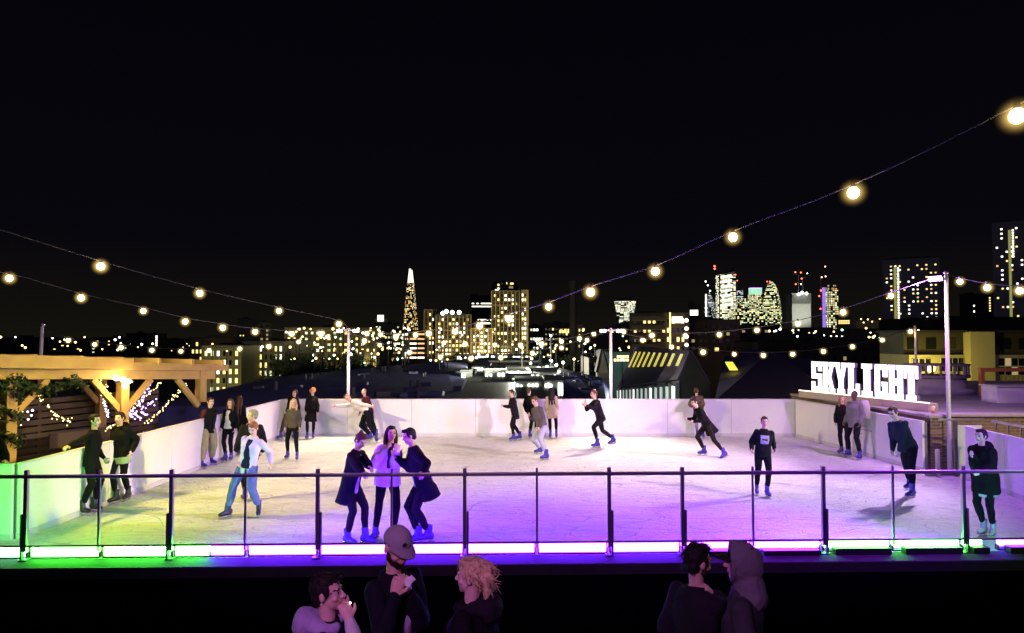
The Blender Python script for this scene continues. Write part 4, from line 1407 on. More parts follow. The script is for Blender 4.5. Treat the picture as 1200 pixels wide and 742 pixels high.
BULB = glow('bulb_warm', (1.0, .72, .32), 26)
HALO = bpy.data.materials.new('bulb_halo')  # soft halo round a bulb, put in as a glowing volume
HALO.use_nodes = True
_n, _l = HALO.node_tree.nodes, HALO.node_tree.links
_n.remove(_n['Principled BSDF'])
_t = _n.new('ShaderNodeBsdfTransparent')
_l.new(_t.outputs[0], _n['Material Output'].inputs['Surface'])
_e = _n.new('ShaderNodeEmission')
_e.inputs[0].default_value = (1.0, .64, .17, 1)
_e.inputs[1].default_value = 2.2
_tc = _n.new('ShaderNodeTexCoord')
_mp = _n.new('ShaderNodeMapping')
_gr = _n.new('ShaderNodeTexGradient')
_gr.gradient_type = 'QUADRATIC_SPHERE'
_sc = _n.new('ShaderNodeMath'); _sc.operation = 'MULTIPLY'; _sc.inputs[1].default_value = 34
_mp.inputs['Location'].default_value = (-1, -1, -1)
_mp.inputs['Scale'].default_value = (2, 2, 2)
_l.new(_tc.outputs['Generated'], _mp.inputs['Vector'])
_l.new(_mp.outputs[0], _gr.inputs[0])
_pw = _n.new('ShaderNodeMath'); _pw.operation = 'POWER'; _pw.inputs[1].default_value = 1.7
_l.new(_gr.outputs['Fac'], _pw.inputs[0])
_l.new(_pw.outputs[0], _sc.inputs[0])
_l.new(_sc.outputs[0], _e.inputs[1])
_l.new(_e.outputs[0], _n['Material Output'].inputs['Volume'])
BULBS = {}
cablem = mat('cable_black', (.05, .045, .05), .45, var=.1)
sockm = mat('socket_black', (.02, .02, .02), .5, var=0)


def bulb_mesh(r):
    if r not in BULBS:
        bm = BM(); ball(bm, (0, 0, -r * 1.25), (r * .85, r * .85, r * .92), 3)
        me = bpy.data.meshes.new('bulb'); bm.to_mesh(me); bm.free()
        me.materials.append(BULB)
        me.polygons.foreach_set('use_smooth', [True] * len(me.polygons))
        bm = BM(); tube(bm, [(0, 0, .05), (0, 0, -r * .42)], r * .42, 10)
        ms = bpy.data.meshes.new('socket'); bm.to_mesh(ms); bm.free()
        ms.materials.append(sockm)
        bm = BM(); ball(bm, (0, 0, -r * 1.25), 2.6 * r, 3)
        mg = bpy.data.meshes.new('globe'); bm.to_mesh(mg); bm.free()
        mg.materials.append(HALO)
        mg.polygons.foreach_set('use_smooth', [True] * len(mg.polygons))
        BULBS[r] = (me, ms, mg)
    return BULBS[r]


def festoon(label, pts, bulbs, r=.075, cr=.011):
    """pts: points of the cable in space; bulbs: positions in space just under the cable"""
    o_ = pts[0]
    root = thing('string_lights', label, 'string lights', o_, 0, 'strings of warm festoon bulbs over the rink')
    bm = BM(); tube(bm, [p - o_ for p in pts], cr, 6); obj('cable', bm, cablem, root, True)
    me, ms, mg = bulb_mesh(r)
    for p in bulbs:
        q_ = rnd.uniform(.86, 1.12)
        b = put('bulb', me, None, root, p - o_, (q_, q_, q_))
        put('socket', ms, None, b, (0, 0, 0))
        put('globe', mg, None, b, (0, 0, 0))  # added halo volume, not a glass part
    return root


def strand(label, start, end, px, r, drop=.0, ext=False):
    """start/end: (px,py,D) ends of the cable; px: bulb pixel centres; each bulb's distance is read off the straight plan line"""
    A, B = at(*start), at(*end)
    P2 = []
    for x, y in px:
        k = (x - CX) / F
        # intersection of the vertical plane through pixel column x with the plan line AB
        den = (B.x - A.x) - k * (B.y - A.y)
        t = (k * A.y - A.x) / den
        D = A.y + t * (B.y - A.y)
        P2.append(at(x, y, D))
    pts = [A]
    for p in P2:
        pts.append(p + UP * r * 1.35)
    pts.append(B)
    pts.sort(key=lambda q: (q.xy - A.xy).length)
    fine_ = []
    for i in range(len(pts) - 1):                       # gentle curve through the hangers
        p0, p1, p2, p3 = pts[max(0, i - 1)], pts[i], pts[i + 1], pts[min(len(pts) - 1, i + 2)]
        for j in range(4):
            t = j / 4
            fine_.append(.5 * ((2 * p1) + (p2 - p0) * t + (2 * p0 - 5 * p1 + 4 * p2 - p3) * t * t + (3 * p1 - p0 - 3 * p2 + p3) * t ** 3))
    fine_.append(pts[-1])
    return festoon(label, fine_, [p + UP * r * 1.25 for p in P2], r)


strand('festoon string rising from the pole by the shaven headed skaters over the pergola', (408, 388, 22.45), (-60, 250, 12.3), [(397, 380), (327, 365), (234, 344), (118, 312)], .085)
strand('festoon string sagging lower above the pergola roof', (408, 388, 22.45), (-60, 312, 14.5), [(376, 391), (342, 391.5), (299, 389), (261, 384), (217, 377), (168, 365), (95, 349), (11, 326)], .075)
strand('longest festoon string sweeping up overhead across the black sky', (408, 388, 22.45), (1300, 62, 4.75), [(430, 391), (446, 393), (464, 395), (487, 393), (502.5, 391), (533, 389), (562, 382), (596, 373.5), (643, 360), (692, 342), (768, 318.5), (859, 279), (1000, 226), (1192, 135)], .062)
strand('festoon string from the slim pole to the twin lamp pole above the navy roof', (46, 384, 22), (408, 389, 22.45), [(23, 400), (80, 399), (142, 407.5), (178, 410), (212, 412), (245, 411), (281, 409), (315, 406), (350, 401), (386, 395)], .065) if False else None
strand('festoon string hung level along the far side above the pergola and navy roof', (46, 385, 22), (408, 390, 22.3), [(80, 399), (111, 404), (142, 407.5), (178, 410.5), (212, 412), (245, 411), (281, 409), (315, 406), (350, 401), (384, 395)], .065)
strand('deep sagging festoon string between the two twin lamp poles', (408, 390, 22.45), (716, 388, 22.45), [(427, 399), (445, 405), (480, 413), (516, 418.5), (552, 420), (587, 419), (624, 414), (658, 408), (688, 399)], .065)
strand('shallow festoon string between the two twin lamp poles', (408, 387, 22.6), (716, 386, 22.6), [(520, 402), (545, 403), (580, 404.5), (610, 404.5), (635, 403), (658, 400.5), (679, 397), (696, 392)], .065)
strand('festoon string climbing from the twin lamp pole to the violet floodlight', (716, 386, 22.45), (1106, 322, 16.3), [(731, 389), (764, 393), (803, 394), (843, 392.5), (887, 387.5), (935, 379.5), (988, 366), (1044, 347)], .07)
strand('low festoon string sagging between the twin lamp pole and the thin pole', (716, 388, 22.45), (1074, 384, 26), [(753, 399), (787, 407), (824, 412.5), (860.5, 415.5), (894.5, 416.5), (929, 415), (965, 411.7), (999, 406.5), (1034, 398.5), (1067, 388.5)], .07)
strand('festoon string leading away from the tall pole over the yellow building', (1112, 322, 16.3), (1290, 342, 14), [(1125, 330.5), (1157, 337), (1195, 340.5), (1240, 342)], .07)

# ------------------------------------------------------------------ timber pergola
timber = mat('pergola_timber', (.48, .31, .09), .6, var=.28, vs=3, bump=.25, bs=30)
PA, PB = V((-10.2, 12.2, 0)), V((-7.62, 18.2, 0))
pd_ = (PB - PA); PL = pd_.length; pd_.normalize()
pang = math.atan2(pd_.y, pd_.x)
pg = thing('pergola', 'honey coloured timber pergola with knee braces beside the ice', 'pergola', PA, pang)
z1 = lambda t: 2.86 + (2.50 - 2.86) * t / PL          # top of the fascia, falling towards the far end
fall = math.atan2(2.50 - 2.86, PL)
bmr = Matrix.Rotation(-fall, 4, 'Y')


def beam(x0, x1, y, zt, h, th, name='beam'):
    bm = BM()
    za, zb = z1(x0) + zt, z1(x1) + zt
    vs = [bm.verts.new(p) for p in ((x0, y - th / 2, za - h), (x1, y - th / 2, zb - h), (x1, y - th / 2, zb), (x0, y - th / 2, za), (x0, y + th / 2, za - h), (x1, y + th / 2, zb - h), (x1, y + th / 2, zb), (x0, y + th / 2, za))]
    for q in ((0, 1, 2, 3), (7, 6, 5, 4), (0, 4, 5, 1), (1, 5, 6, 2), (2, 6, 7, 3), (3, 7, 4, 0)):
        bm.faces.new([vs[i] for i in q])
    return obj(name, bm, timber, pg, bevel=.012)


beam(-1.6, 3.67, -.16, .06, .26, .10, 'fascia')
beam(3.6, PL - .0, -.05, -.03, .17, .12, 'fascia')
beam(-1.6, PL - .35, 0.06, -.20, .22, .14)
beam(-1.6, PL - .35, 3.0, .05, .22, .14)
for i in range(9):
    x = -1.3 + i * .95
    bm = BM(); box(bm, (x, 1.5, z1(x) + .0), (.07, 3.3, .16)); obj('rafter', bm, timber, pg, bevel=.006)
for x, y in ((1.2, .06), (3.6, .06), (PL - .75, .06), (1.2, 3.0), (5.2, 3.0)):
    if x > 5 and y < 1:
        bm = BM(); box(bm, (x, y, z1(x) - .55), (.20, .20, .9)); obj('hanging_post', bm, timber, pg, bevel=.012)
    else:
        bm = BM(); box(bm, (x, y, (z1(x) - .42) / 2), (.20, .20, z1(x) - .42)); obj('post', bm, timber, pg, bevel=.012)
    for q in (-1, 1):
        if x > 5 and q > 0: continue
        bm = BM()
        p0, p1 = V((x + q * .08, y, z1(x) - 1.10)), V((x + q * .72, y, z1(x + q * .72) - .42))
        dv = p1 - p0
        box(bm, (p0 + p1) / 2, (dv.length, .10, .13), Matrix.Rotation(-math.atan2(dv.z, dv.x), 4, 'Y'))
        obj('knee_brace', bm, timber, pg, bevel=.01)
M_pg = Matrix.Translation(PA) @ Matrix.Rotation(pang, 4, 'Z')
# lantern cluster at the brace
lc = thing('wall_lamp', 'cluster of bright warm bulbs on the middle pergola post', 'lamp', M_pg @ V((3.45, -.14, z1(3.45) - .42)))
for q in ((0, 0, 0), (.13, -.02, -.04), (.05, 0, -.15), (-.14, -.02, .03)):
    bm = BM(); ball(bm, q, .055, 2); obj('bulb', bm, glow('cluster_bulb', (1, .82, .50), 26), lc, True)
bm = BM(); box(bm, (.0, .05, -.05), (.4, .02, .05)); obj('batten', bm, sockm, lc)
# garland of leaves round the first post
leafm = mat('garland_leaf', (.025, .05, .018), .6, var=.5, vs=8)
bm = BM()
def leaf(bm, c, s_, rnd=rnd):
    a = V((rnd.uniform(-1, 1), rnd.uniform(-1, 1), rnd.uniform(-1, 1))).normalized()
    b = a.cross(V((rnd.uniform(-1, 1), rnd.uniform(-1, 1), rnd.uniform(-1, 1)))).normalized()
    c = V(c)
    bm.faces.new([bm.verts.new(c + a * s_), bm.verts.new(c + b * s_ * .45), bm.verts.new(c - a * s_), bm.verts.new(c - b * s_ * .45)])
for i in range(2000):
    t = rnd.random()
    if rnd.random() < .5:
        c = V((1.2 + .16 * math.cos(t * 22), .06 + .16 * math.sin(t * 22), z1(1.2) - .3 - t * 1.6))
    else:
        x = -.6 + t * 3.2
        c = V((x, -.02, z1(x) - .42 - .22 * abs(math.sin(x * 2.6)) ))
    leaf(bm, M_pg @ (c + V((rnd.gauss(0, .06), rnd.gauss(0, .06), rnd.gauss(0, .06)))), rnd.uniform(.035, .075))
g_ = obj('garland', bm, leafm)
tag(g_, 'dark green leafy garland wound round the pergola post and beam', 'garland')
# fairy lights hung as sloping strands under the pergola
fw = [glow('fairy_gold', (1, .72, .25), 5), glow('fairy_violet', (.45, .25, 1), 7), glow('fairy_white', (.9, .95, 1), 6)]
wire = mat('fairy_wire', (.02, .03, .02), .6, var=0)


def fairy(label, a, b, sag, n_, m_, r=.016, jit=.02):
    root = thing('fairy_lights', label, 'fairy lights', a, 0, 'fairy light strands under the pergola')
    pts = [(V(a).lerp(V(b), t) - UP * sag * 4 * t * (1 - t)) - V(a) for t in [i / 16 for i in range(17)]]
    bm = BM(); tube(bm, pts, .005, 5); obj('wire', bm, wire, root)
    bm = BM()
    for i in range(n_):
        t = (i + rnd.random() * .6) / n_
        p = (V(a).lerp(V(b), t) - UP * sag * 4 * t * (1 - t)) - V(a)
        ball(bm, p + V((rnd.gauss(0, jit), rnd.gauss(0, jit), rnd.gauss(0, jit) - .02)), r * rnd.uniform(.7, 1.3), 1)
    obj('light_points', bm, m_, root)['kind'] = 'stuff'
    return root


def pgp(x, y, z): return M_pg @ V((x, y, z))
fairy('gold strand sloping down behind the hanging pergola post', pgp(5.6, 1.2, 2.1), pgp(4.3, 1.6, .9), .05, 44, fw[0])
fairy('gold strand sloping from the beam end past the maroon sleeves', pgp(6.1, .9, 2.0), pgp(5.2, 1.3, 1.0), .04, 40, fw[0])
fairy('violet looped strand between the middle and hanging pergola posts', pgp(4.1, .8, 1.9), pgp(5.3, 1.2, 1.7), .55, 46, fw[1], .02, .06)
fairy('second violet strand hanging steeply behind the loop', pgp(5.5, 1.5, 2.0), pgp(4.9, 1.5, 1.2), .05, 26, fw[1], .02, .04)
fairy('white strand hanging beside the middle pergola post', pgp(3.75, 1.0, 2.0), pgp(4.1, 1.2, 1.3), .06, 26, fw[2])
fairy('white bright strand over the seats behind the two people in black', pgp(2.0, 2.3, 1.8), pgp(3.1, 2.4, 1.5), .2, 22, fw[2], .022, .06)
for k in range(5):
    fairy('gold strand swagged across the back of the pergola, %s from the top' % order_words[k], pgp(.5, 2.8, 2.1 - k * .3), pgp(3.2, 2.8, 2.1 - k * .3), .18, 22, fw[0], .014)
for k, (x0_, x1_, yy_) in enumerate(((-.2, 1.1, 1.4), (4.6, 5.5, 2.2), (2.2, 3.3, 1.0))):
    fairy(('gold strand looped beside the garlanded post', 'gold strand dropping behind the violet loop', 'gold strand under the beam left of the lamp cluster')[k], pgp(x0_, yy_, 2.25), pgp(x1_, yy_ + .3, 1.3), .25, 34, fw[0], .016, .04)
# slatted screen behind, benches
slat = mat('dark_slat', (.10, .07, .045), .7, var=.35, vs=4)
sc_ = thing('slatted_screen', 'dark horizontal slat screen closing the back of the pergola', 'screen', PA, pang)
for i in range(9):
    bm = BM(); box(bm, (2.4, 3.25, .25 + i * .17), (9.5, .03, .13)); obj('slat', bm, slat, sc_)
for x in (-1.8, 1.0, 3.8, 6.6):
    bm = BM(); box(bm, (x, 3.31, .9), (.09, .08, 1.8)); obj('post', bm, slat, sc_)
for k, (x, lab) in enumerate(((1.2, 'low dark timber bench under the garland end of the pergola'), (4.2, 'low dark timber bench under the fairy light loops'))):
    b_ = thing('bench', lab, 'bench', M_pg @ V((x, 1.9, 0)), pang, 'benches under the pergola')
    bm = BM(); box(bm, (0, 0, .44), (1.8, .42, .06)); obj('seat', bm, slat, b_, bevel=.008)
    bm = BM(); box(bm, (0, .22, .75), (1.8, .05, .35)); obj('backrest', bm, slat, b_, bevel=.008)
    for q in (-.8, .8):
        bm = BM(); box(bm, (q, 0, .205), (.08, .38, .41)); obj('leg', bm, slat, b_, bevel=.008)
# ------------------------------------------------------------------ the city
GZC = -14.0
bm = BM()
bm.faces.new([bm.verts.new(p) for p in (V((-9000, -60, GZC)), V((9000, -60, GZC)), V((9000, 9000, GZC)), V((-9000, 9000, GZC)))])
obj('city_ground', bm, mat('city_ground', (.035, .034, .036), .9, var=.5, vs=.05), kind='structure')

WYEL, WWHT, WGRN, WORG = (1, .78, .25), (1, .95, .75), (.85, 1, .6), (1, .6, .22)
GW = {k: glow('lit_window_' + k, c, s_, False) for k, c, s_ in (('yellow', WYEL, 1.6), ('white', WWHT, 2.6), ('green', WGRN, 1.0), ('orange', WORG, 1.2), ('dim', (1, .75, .3), .30))}
DG = mat('dark_glass', (.012, .013, .016), .12, var=0, spec=.6)
UNIT = {}


def unit(m):
    if m.name not in UNIT:
        bm = BM(); box(bm, (0, 0, 0), (1, 1, 1))
        me = bpy.data.meshes.new('window'); bm.to_mesh(me); bm.free()
        me.materials.append(m)
        UNIT[m.name] = me
    return UNIT[m.name]


def pick(mix):
    t, acc = rnd.random(), 0
    for k, p in mix:
        acc += p
        if t < acc:
            return GW[k]
    return None


def block(name, label, cat, x0, x1, ytop, D, dep, m, wins=(), group=None, roofm=None, yaw=0.0, extras=True):
    a, b = at(x0, ytop, D), at(x1, ytop, D)
    wd, zt = b.x - a.x, a.z
    H = zt - GZC
    if D >= 140 and not yaw:
        yaw = -math.atan2((a.x + b.x) / 2, D)
    root = thing(name, label, cat, V(((a.x + b.x) / 2, D, GZC)), yaw, group)
    bm = BM(); box(bm, (0, dep / 2, H / 2), (wd, dep, H)); obj('wall', bm, m, root)
    pxm = D / F
    rm = roofm or mat('roof_dark', (.02, .02, .024), .8, var=.3, vs=.5)
    if extras:
        bm = BM()
        box(bm, (0, dep / 2, H + .35 * pxm), (wd * 1.01, dep * 1.01, .7 * pxm))
        roof = obj('roof', bm, rm, root)
        q = rnd.uniform(-.3, .2)
        if wd > 12 * pxm:
            bm = BM(); box(bm, (wd * q, dep / 2, H + 1.6 * pxm), (wd * rnd.uniform(.15, .35), dep * .4, 2.6 * pxm)); obj('plant_room', bm, rm, roof)
    for wn in wins:
        cols, rows, ya, yb, mix = wn['cols'], wn['rows'], wn['y'][0], wn['y'][1], wn['mix']
        xa, xb = wn.get('x', (x0 + 2, x1 - 2))
        fx, fz = wn.get('fill', (.55, .55))
        za, zb = at(x0, yb, D).z - GZC, at(x0, ya, D).z - GZC
        cx = (x0 + x1) / 2
        for i in range(cols):
            for j in range(rows):
                g_ = pick(mix)
                if g_ is None:
                    if not wn.get('unlit'):
                        continue
                    g_ = DG
                px_ = xa + (xb - xa) * (i + .5) / cols
                lx = (px_ - cx) * pxm
                lz = za + (zb - za) * (j + .5) / rows
                put('window', unit(g_), None, root, (lx, -.02 * pxm, lz), ((xb - xa) / cols * pxm * fx, .12 * pxm, (zb - za) / rows * fz))
    return root


dk = lambda k, c: mat('facade_' + k, c, .8, var=.3, vs=.3)
DARK, BROWN, TAN, GREY, OLIVE = dk('dark', (.03, .03, .032)), dk('brown', (.10, .065, .04)), dk('tan', (.42, .35, .20)), dk('grey', (.16, .16, .165)), dk('olive', (.20, .18, .10))

# -- low skyline on the pergola side
for i, (x0, x1, y, D) in enumerate(((-60, 8, 399, 520), (8, 62, 396, 560), (62, 112, 401, 480), (112, 150, 396, 600), (150, 176, 391, 620), (194, 222, 399, 500))):
    block('low_rise_block', 'low black block with a few tiny lights on the skyline above the pergola roof', 'building', x0, x1, y, D, 30, DARK, [dict(cols=6, rows=3, y=(y + 2, y + 14), mix=(('yellow', .12), ('green', .06)), fill=(.3, .3))], 'black low blocks on the pergola side skyline')
block('apartment_block', 'black slab block with one vertical line of lit landings, above the pergola', 'building', 173, 194, 391.5, 420, 20, DARK, [dict(cols=1, rows=7, y=(393, 406), x=(182, 185), mix=(('white', .9),), fill=(.7, .6))])
block('apartment_block', 'dark stepped tower block rising behind the bay fronted terrace', 'building', 279, 302, 374, 150, 14, dk('tower_grey', (.045, .043, .04)), [dict(cols=6, rows=6, y=(385, 405), mix=(('white', .14), ('yellow', .08)), fill=(.4, .4))])
block('apartment_block', 'pale grey olive tower shaft beside the dark stepped tower', 'building', 302, 318, 378, 155, 14, dk('shaft', (.13, .12, .085)), [dict(cols=2, rows=8, y=(380, 420), mix=(('dim', .3),), unlit=True, fill=(.4, .5))])
block('terrace_house', 'bay fronted terrace with yellow green lit windows behind the pergola end', 'house', 236, 283, 405, 82, 12, OLIVE, [dict(cols=6, rows=5, y=(409, 462), mix=(('green', .22), ('yellow', .26), ('white', .08)), fill=(.42, .55), unlit=True)])
block('terrace_house', 'taller olive lit terrace with tall windows beside the navy roof', 'house', 284, 334, 400, 88, 12, dk('olive2', (.17, .15, .085)), [dict(cols=8, rows=5, y=(404, 452), mix=(('green', .12), ('yellow', .18), ('white', .06)), fill=(.4, .6), unlit=True)])
block('terrace_house', 'brown gabled house front with a lit corner under the sagging string', 'house', 222, 240, 396, 110, 12, BROWN, [dict(cols=3, rows=3, y=(399, 425), mix=(('yellow', .4),), fill=(.5, .5))])
block('office_block', 'long low block with rows of green yellow windows behind the tree line', 'building', 336, 442, 384, 260, 24, dk('long', (.14, .125, .07)), [dict(cols=16, rows=4, y=(387, 414), mix=(('green', .3), ('yellow', .3), ('white', .06)), fill=(.45, .42))])
block('office_block', 'olive block crowned by a floodlit white plant room near the tapering tower', 'building', 438, 470, 379, 380, 24, OLIVE, [dict(cols=8, rows=5, y=(381, 410), mix=(('yellow', .35), ('green', .15), ('white', .05)), fill=(.5, .4))])
block('office_block', 'brown block with bright stacked white floors below the tapering tower', 'building', 459, 500, 387, 300, 24, BROWN, [dict(cols=4, rows=6, y=(389, 422), mix=(('white', .45), ('orange', .3)), fill=(.85, .35))])
rt = at(446, 373, 380)
kk = thing('roof_sign', 'white floodlit box on top of the olive block', 'sign', rt)
bm = BM(); box(bm, (0, 0, 0), (3.2, 1.5, 3.4)); obj('lit_panel', bm, GW['white'], kk); bm = BM(); box(bm, (0, 1.2, -1.5), (8, .8, 2.5)); obj('frame', bm, DARK, kk)
# -- tapering glass tower with a glowing spire
wsh = window_wall('tower_rooms', (.02, .02, .022), (3.6, 3.9), .52, [(1, .62, .2), (1, .8, .4), (1, .5, .12), (.9, .9, .5)], 1.5, (.85, .7), 3)
st_ = at(481, 388, 2000)
sh = thing('glass_tower', 'tall tapering glass tower with an orange lit body and white glowing spire', 'tower', V((st_.x, 2000, GZC)))
zt_, zm_, z0_ = at(481, 315, 2000).z - GZC, at(481, 331.5, 2000).z - GZC, 0
k_ = 2000 / F
bm = BM(); loft(bm, [(V((0, 0, 0)), V((10.5 * k_, 0, 0)), V((0, 10 * k_, 0))), (V((0, 0, zm_)), V((4.1 * k_, 0, 0)), V((0, 4 * k_, 0)))], 8); obj('tower_body', bm, wsh, sh)
for dx in (-1, 1):
    bm = BM(); loft(bm, [(V((dx * 1.1 * k_, 0, zm_)), V((2.6 * k_, 0, 0)), V((0, 3 * k_, 0))), (V((dx * .9 * k_, 0, zt_ - (3 if dx > 0 else 0) * k_ * .5)), V((1.0 * k_, 0, 0)), V((0, 1.2 * k_, 0)))], 8); obj('spire_shard', bm, glow('spire_glow', (1, .93, .72), 1.6, False), sh)
# -- pilastered blocks in the centre
def gridblock(label, x0, x1, ytop, ybot, D, cols, rows, base, pil, mix, crown=None):
    root = block('mansion_block', label, 'building', x0, x1, ytop, D, 26, base, [dict(cols=cols, rows=rows, y=(ytop + 3, ybot), mix=mix, fill=(.55, .55), unlit=True)] )
    pxm = D / F
    zb = at(x0, ybot + 6, D).z - GZC
    zt = at(x0, ytop, D).z - GZC
    W = (x1 - x0) * pxm
    for i in range(cols + 1):
        bm = BM(); box(bm, (-W / 2 + W * i / cols, -.3 * pxm, (zb + zt) / 2), (.75 * pxm, .6 * pxm, zt - zb)); obj('pilaster', bm, pil, root)
    for j in range(0, rows + 1, 3):
        bm = BM(); box(bm, (0, -.22 * pxm, zt + (zb - zt) * j / rows), (W, .4 * pxm, .5 * pxm)); obj('band', bm, pil, root)
    return root


mx1 = (('yellow', .16), ('white', .06), ('dim', .12))
gridblock('pilastered block with a row of floodlights along its roof', 511, 552, 369, 418, 560, 9, 9, BROWN, TAN, (('yellow', .3), ('white', .14), ('dim', .15)))
gridblock('slim pilastered block next to the tapering tower', 497, 511, 363, 416, 580, 3, 9, BROWN, TAN, (('yellow', .3), ('white', .1)))
gridblock('low pilastered block between its two tall neighbours', 552, 577, 385, 418, 540, 5, 7, BROWN, TAN, (('yellow', .35), ('white', .15)))
TALL = gridblock('tallest pilastered block with a rounded dark crown', 576, 609, 341, 418, 570, 7, 15, dk('umber', (.07, .055, .04)), TAN, (('yellow', .2), ('white', .08), ('dim', .1)))
gridblock('narrow wing of the tallest pilastered block with a lit stair line', 609, 619, 340, 416, 575, 2, 13, TAN, TAN, (('white', .4), ('yellow', .1)))
c0 = at(592, 341, 575)
cw = bpy.data.objects.new('crown', None); C.objects.link(cw); cw.parent = TALL; cw.location = V((c0.x, 590, c0.z + .3)) - TALL.location
pk = 575 / F
bm = BM(); loft(bm, [(V((0, 0, 0)), V((17 * pk, 0, 0)), V((0, 11 * pk, 0))), (V((0, 0, 9 * pk)), V((15 * pk, 0, 0)), V((0, 9 * pk, 0))), (V((0, 0, 12.5 * pk)), V((11 * pk, 0, 0)), V((0, 7 * pk, 0)))], 24); obj('crown_wall', bm, DG, cw, True)
for dx, dz, wx, g_ in ((-8, 7.5, 2.2, 'yellow'), (8, 9, 4, 'yellow'), (-8, 3, 2, 'white'), (7, 4.5, 5, 'dim'), (2, 9.5, 1.2, 'yellow'), (-10, 1, 4, 'white')):
    put('window', unit(GW[g_]), None, cw, (dx * pk, -10.5 * pk, dz * pk), (wx * pk, 1, 2.2 * pk))
block('glass_tower', 'black glass office tower with two bright white floors beside the tallest block', 'tower', 551, 579, 347, 640, 26, dk('blackglass', (.008, .008, .012)), [dict(cols=9, rows=2, y=(354, 361), mix=(('white', .85),), fill=(1.0, .35)), dict(cols=7, rows=2, y=(373, 381), x=(560, 577), mix=(('white', .85),), fill=(1.0, .4))])
fr0 = at(531, 366, 556)
fr2 = thing('floodlight_bank', 'row of three white floodlights on the roof of the pilastered block', 'floodlights', V((fr0.x, 556, fr0.z)))
for dx, dy in ((-8, -1), (-1, 0), (7, 0), (-12, 1)):
    bm = BM(); ball(bm, (dx * .7, 0, -dy * .7 - .1), 1.7, 2); obj('lamp_globe', bm, glow('flood_white', (.85, 1, .8), 7, False), fr2, True)
bm = BM(); box(bm, (-2, 1, -2.2), (24, 1, 2)); obj('rack', bm, DARK, fr2)
block('office_block', 'dark office block with cool white shop floors next to the tall wing', 'building', 619, 640, 382, 420, 20, DARK, [dict(cols=5, rows=6, y=(384, 416), mix=(('white', .4), ('green', .25)), fill=(.7, .5))])
block('warehouse', 'dark brick warehouse with a lit window row left of the tall chimney', 'building', 636, 668, 379, 220, 20, dk('brickdark', (.05, .035, .026)), [dict(cols=7, rows=5, y=(383, 412), mix=(('yellow', .16),), fill=(.5, .45), unlit=True), dict(cols=4, rows=1, y=(385, 391), x=(655, 667), mix=(('yellow', .95),), fill=(.8, .8))])
ch0 = at(671.5, 440, 130)
cy = thing('chimney', 'tall round brick chimney standing dark against the sky', 'chimney', V((ch0.x, 130, GZC)))
hz = at(671.5, 329, 130).z - GZC
bm = BM(); loft(bm, [(V((0, 0, 0)), V((.95, 0, 0)), V((0, .95, 0))), (V((0, 0, hz - 1.9)), V((.62, 0, 0)), V((0, .62, 0)))], 20); obj('shaft', bm, dk('chimney', (.07, .055, .045)), cy, True)
bm = BM(); loft(bm, [(V((0, 0, hz - 1.9)), V((.78, 0, 0)), V((0, .78, 0))), (V((0, 0, hz)), V((.74, 0, 0)), V((0, .74, 0)))], 20); obj('rim', bm, DARK, cy)
block('apartment_block', 'slim yellow lit block just beside the chimney', 'building', 675, 683, 380, 240, 14, TAN, [dict(cols=1, rows=5, y=(384, 415), mix=(('yellow', .6),), fill=(.4, .5))])
bm = BM()
mp_ = at(705, 388, 190)
cu = thing('arched_hall', 'large dark hall with a curved roof behind the gabled houses', 'building', V((at(720, 388, 190).x, 190, GZC)))
loft(bm, [(V((-36 * .2375, 0, 0)), V((0, 0, 1)) * 0 + V((.01, 0, 0)), V((0, 8, 0)))] + [(V((x * .2375, 0, (at(700, y, 190).z - GZC) / 2)), V((0, 0, (at(700, y, 190).z - GZC) / 2)), V((0, 8, 0))) for x, y in ((-36, 402), (-24, 392), (-8, 383), (10, 377), (24, 376), (36, 384))], 4)
obj('roof', bm, dk('hall', (.035, .03, .032)), cu)
# -- apartments with balconies
ab = block('apartment_block', 'flat roofed apartments with yellow windows, balconies and a column of globe lamps', 'building', 738, 806, 367, 150, 16, dk('aptbrown', (.075, .055, .04)), [dict(cols=11, rows=4, y=(371, 414), x=(742, 802), mix=(('yellow', .30), ('orange', .10)), fill=(.55, .5), unlit=True)])
for j in range(4):
    z = at(760, 375.5 + j * 10.8, 150).z - GZC
    bm = BM(); box(bm, (-2.2, -1.0, z), (7.2, 1.8, .16)); bal = obj('balcony', bm, dk('balcony', (.16, .13, .09)), ab)
    bm = BM(); box(bm, (-2.2, -1.86, z + .5), (7.2, .05, .9)); obj('balustrade', bm, dk('balustrade', (.06, .05, .045)), bal)
bm = BM(); box(bm, (2.4, -.9, at(760, 391, 150).z - GZC), (.32, .5, 9.2)); obj('stair_light_strip', bm, GW['yellow'], ab)
bm = BM(); box(bm, (3.95, -.05, at(760, 375, 150).z - GZC), (2.3, .2, 1.35)); obj('picture_window', bm, GW['white'], ab)
for j in range(5):
    p = at(804.5, 375.5 + j * 9.6, 147)
    gl_ = thing('globe_lamp', 'round white globe lamp on the apartment corner, in a vertical column of five', 'lamp', p, 0, 'globe lamps up the apartment corner')
    bm = BM(); ball(bm, (0, 0, 0), .42, 2); obj('globe', bm, glow('globe_white', (1, .95, .8), 3.5, False), gl_, True)
    bm = BM(); box(bm, (0, .7, 0), (.1, 1.2, .1)); obj('bracket', bm, DARK, gl_)
block('stair_tower', 'small dark lift tower with one bright cream window on the apartment roof', 'tower', 807, 821, 355, 170, 8, DARK, [dict(cols=1, rows=1, y=(363, 370), x=(808.5, 818), mix=(('white', 1),), fill=(.95, .9))])
block('apartment_block', 'brown dark apartments beside the globe lamps, one yellow window', 'building', 807, 866, 375, 165, 18, dk('apt2', (.06, .042, .035)), [dict(cols=7, rows=4, y=(379, 412), mix=(('dim', .08),), fill=(.45, .45), unlit=True), dict(cols=1, rows=1, y=(407, 412), x=(837, 842), mix=(('yellow', 1),), fill=(.9, .8))])
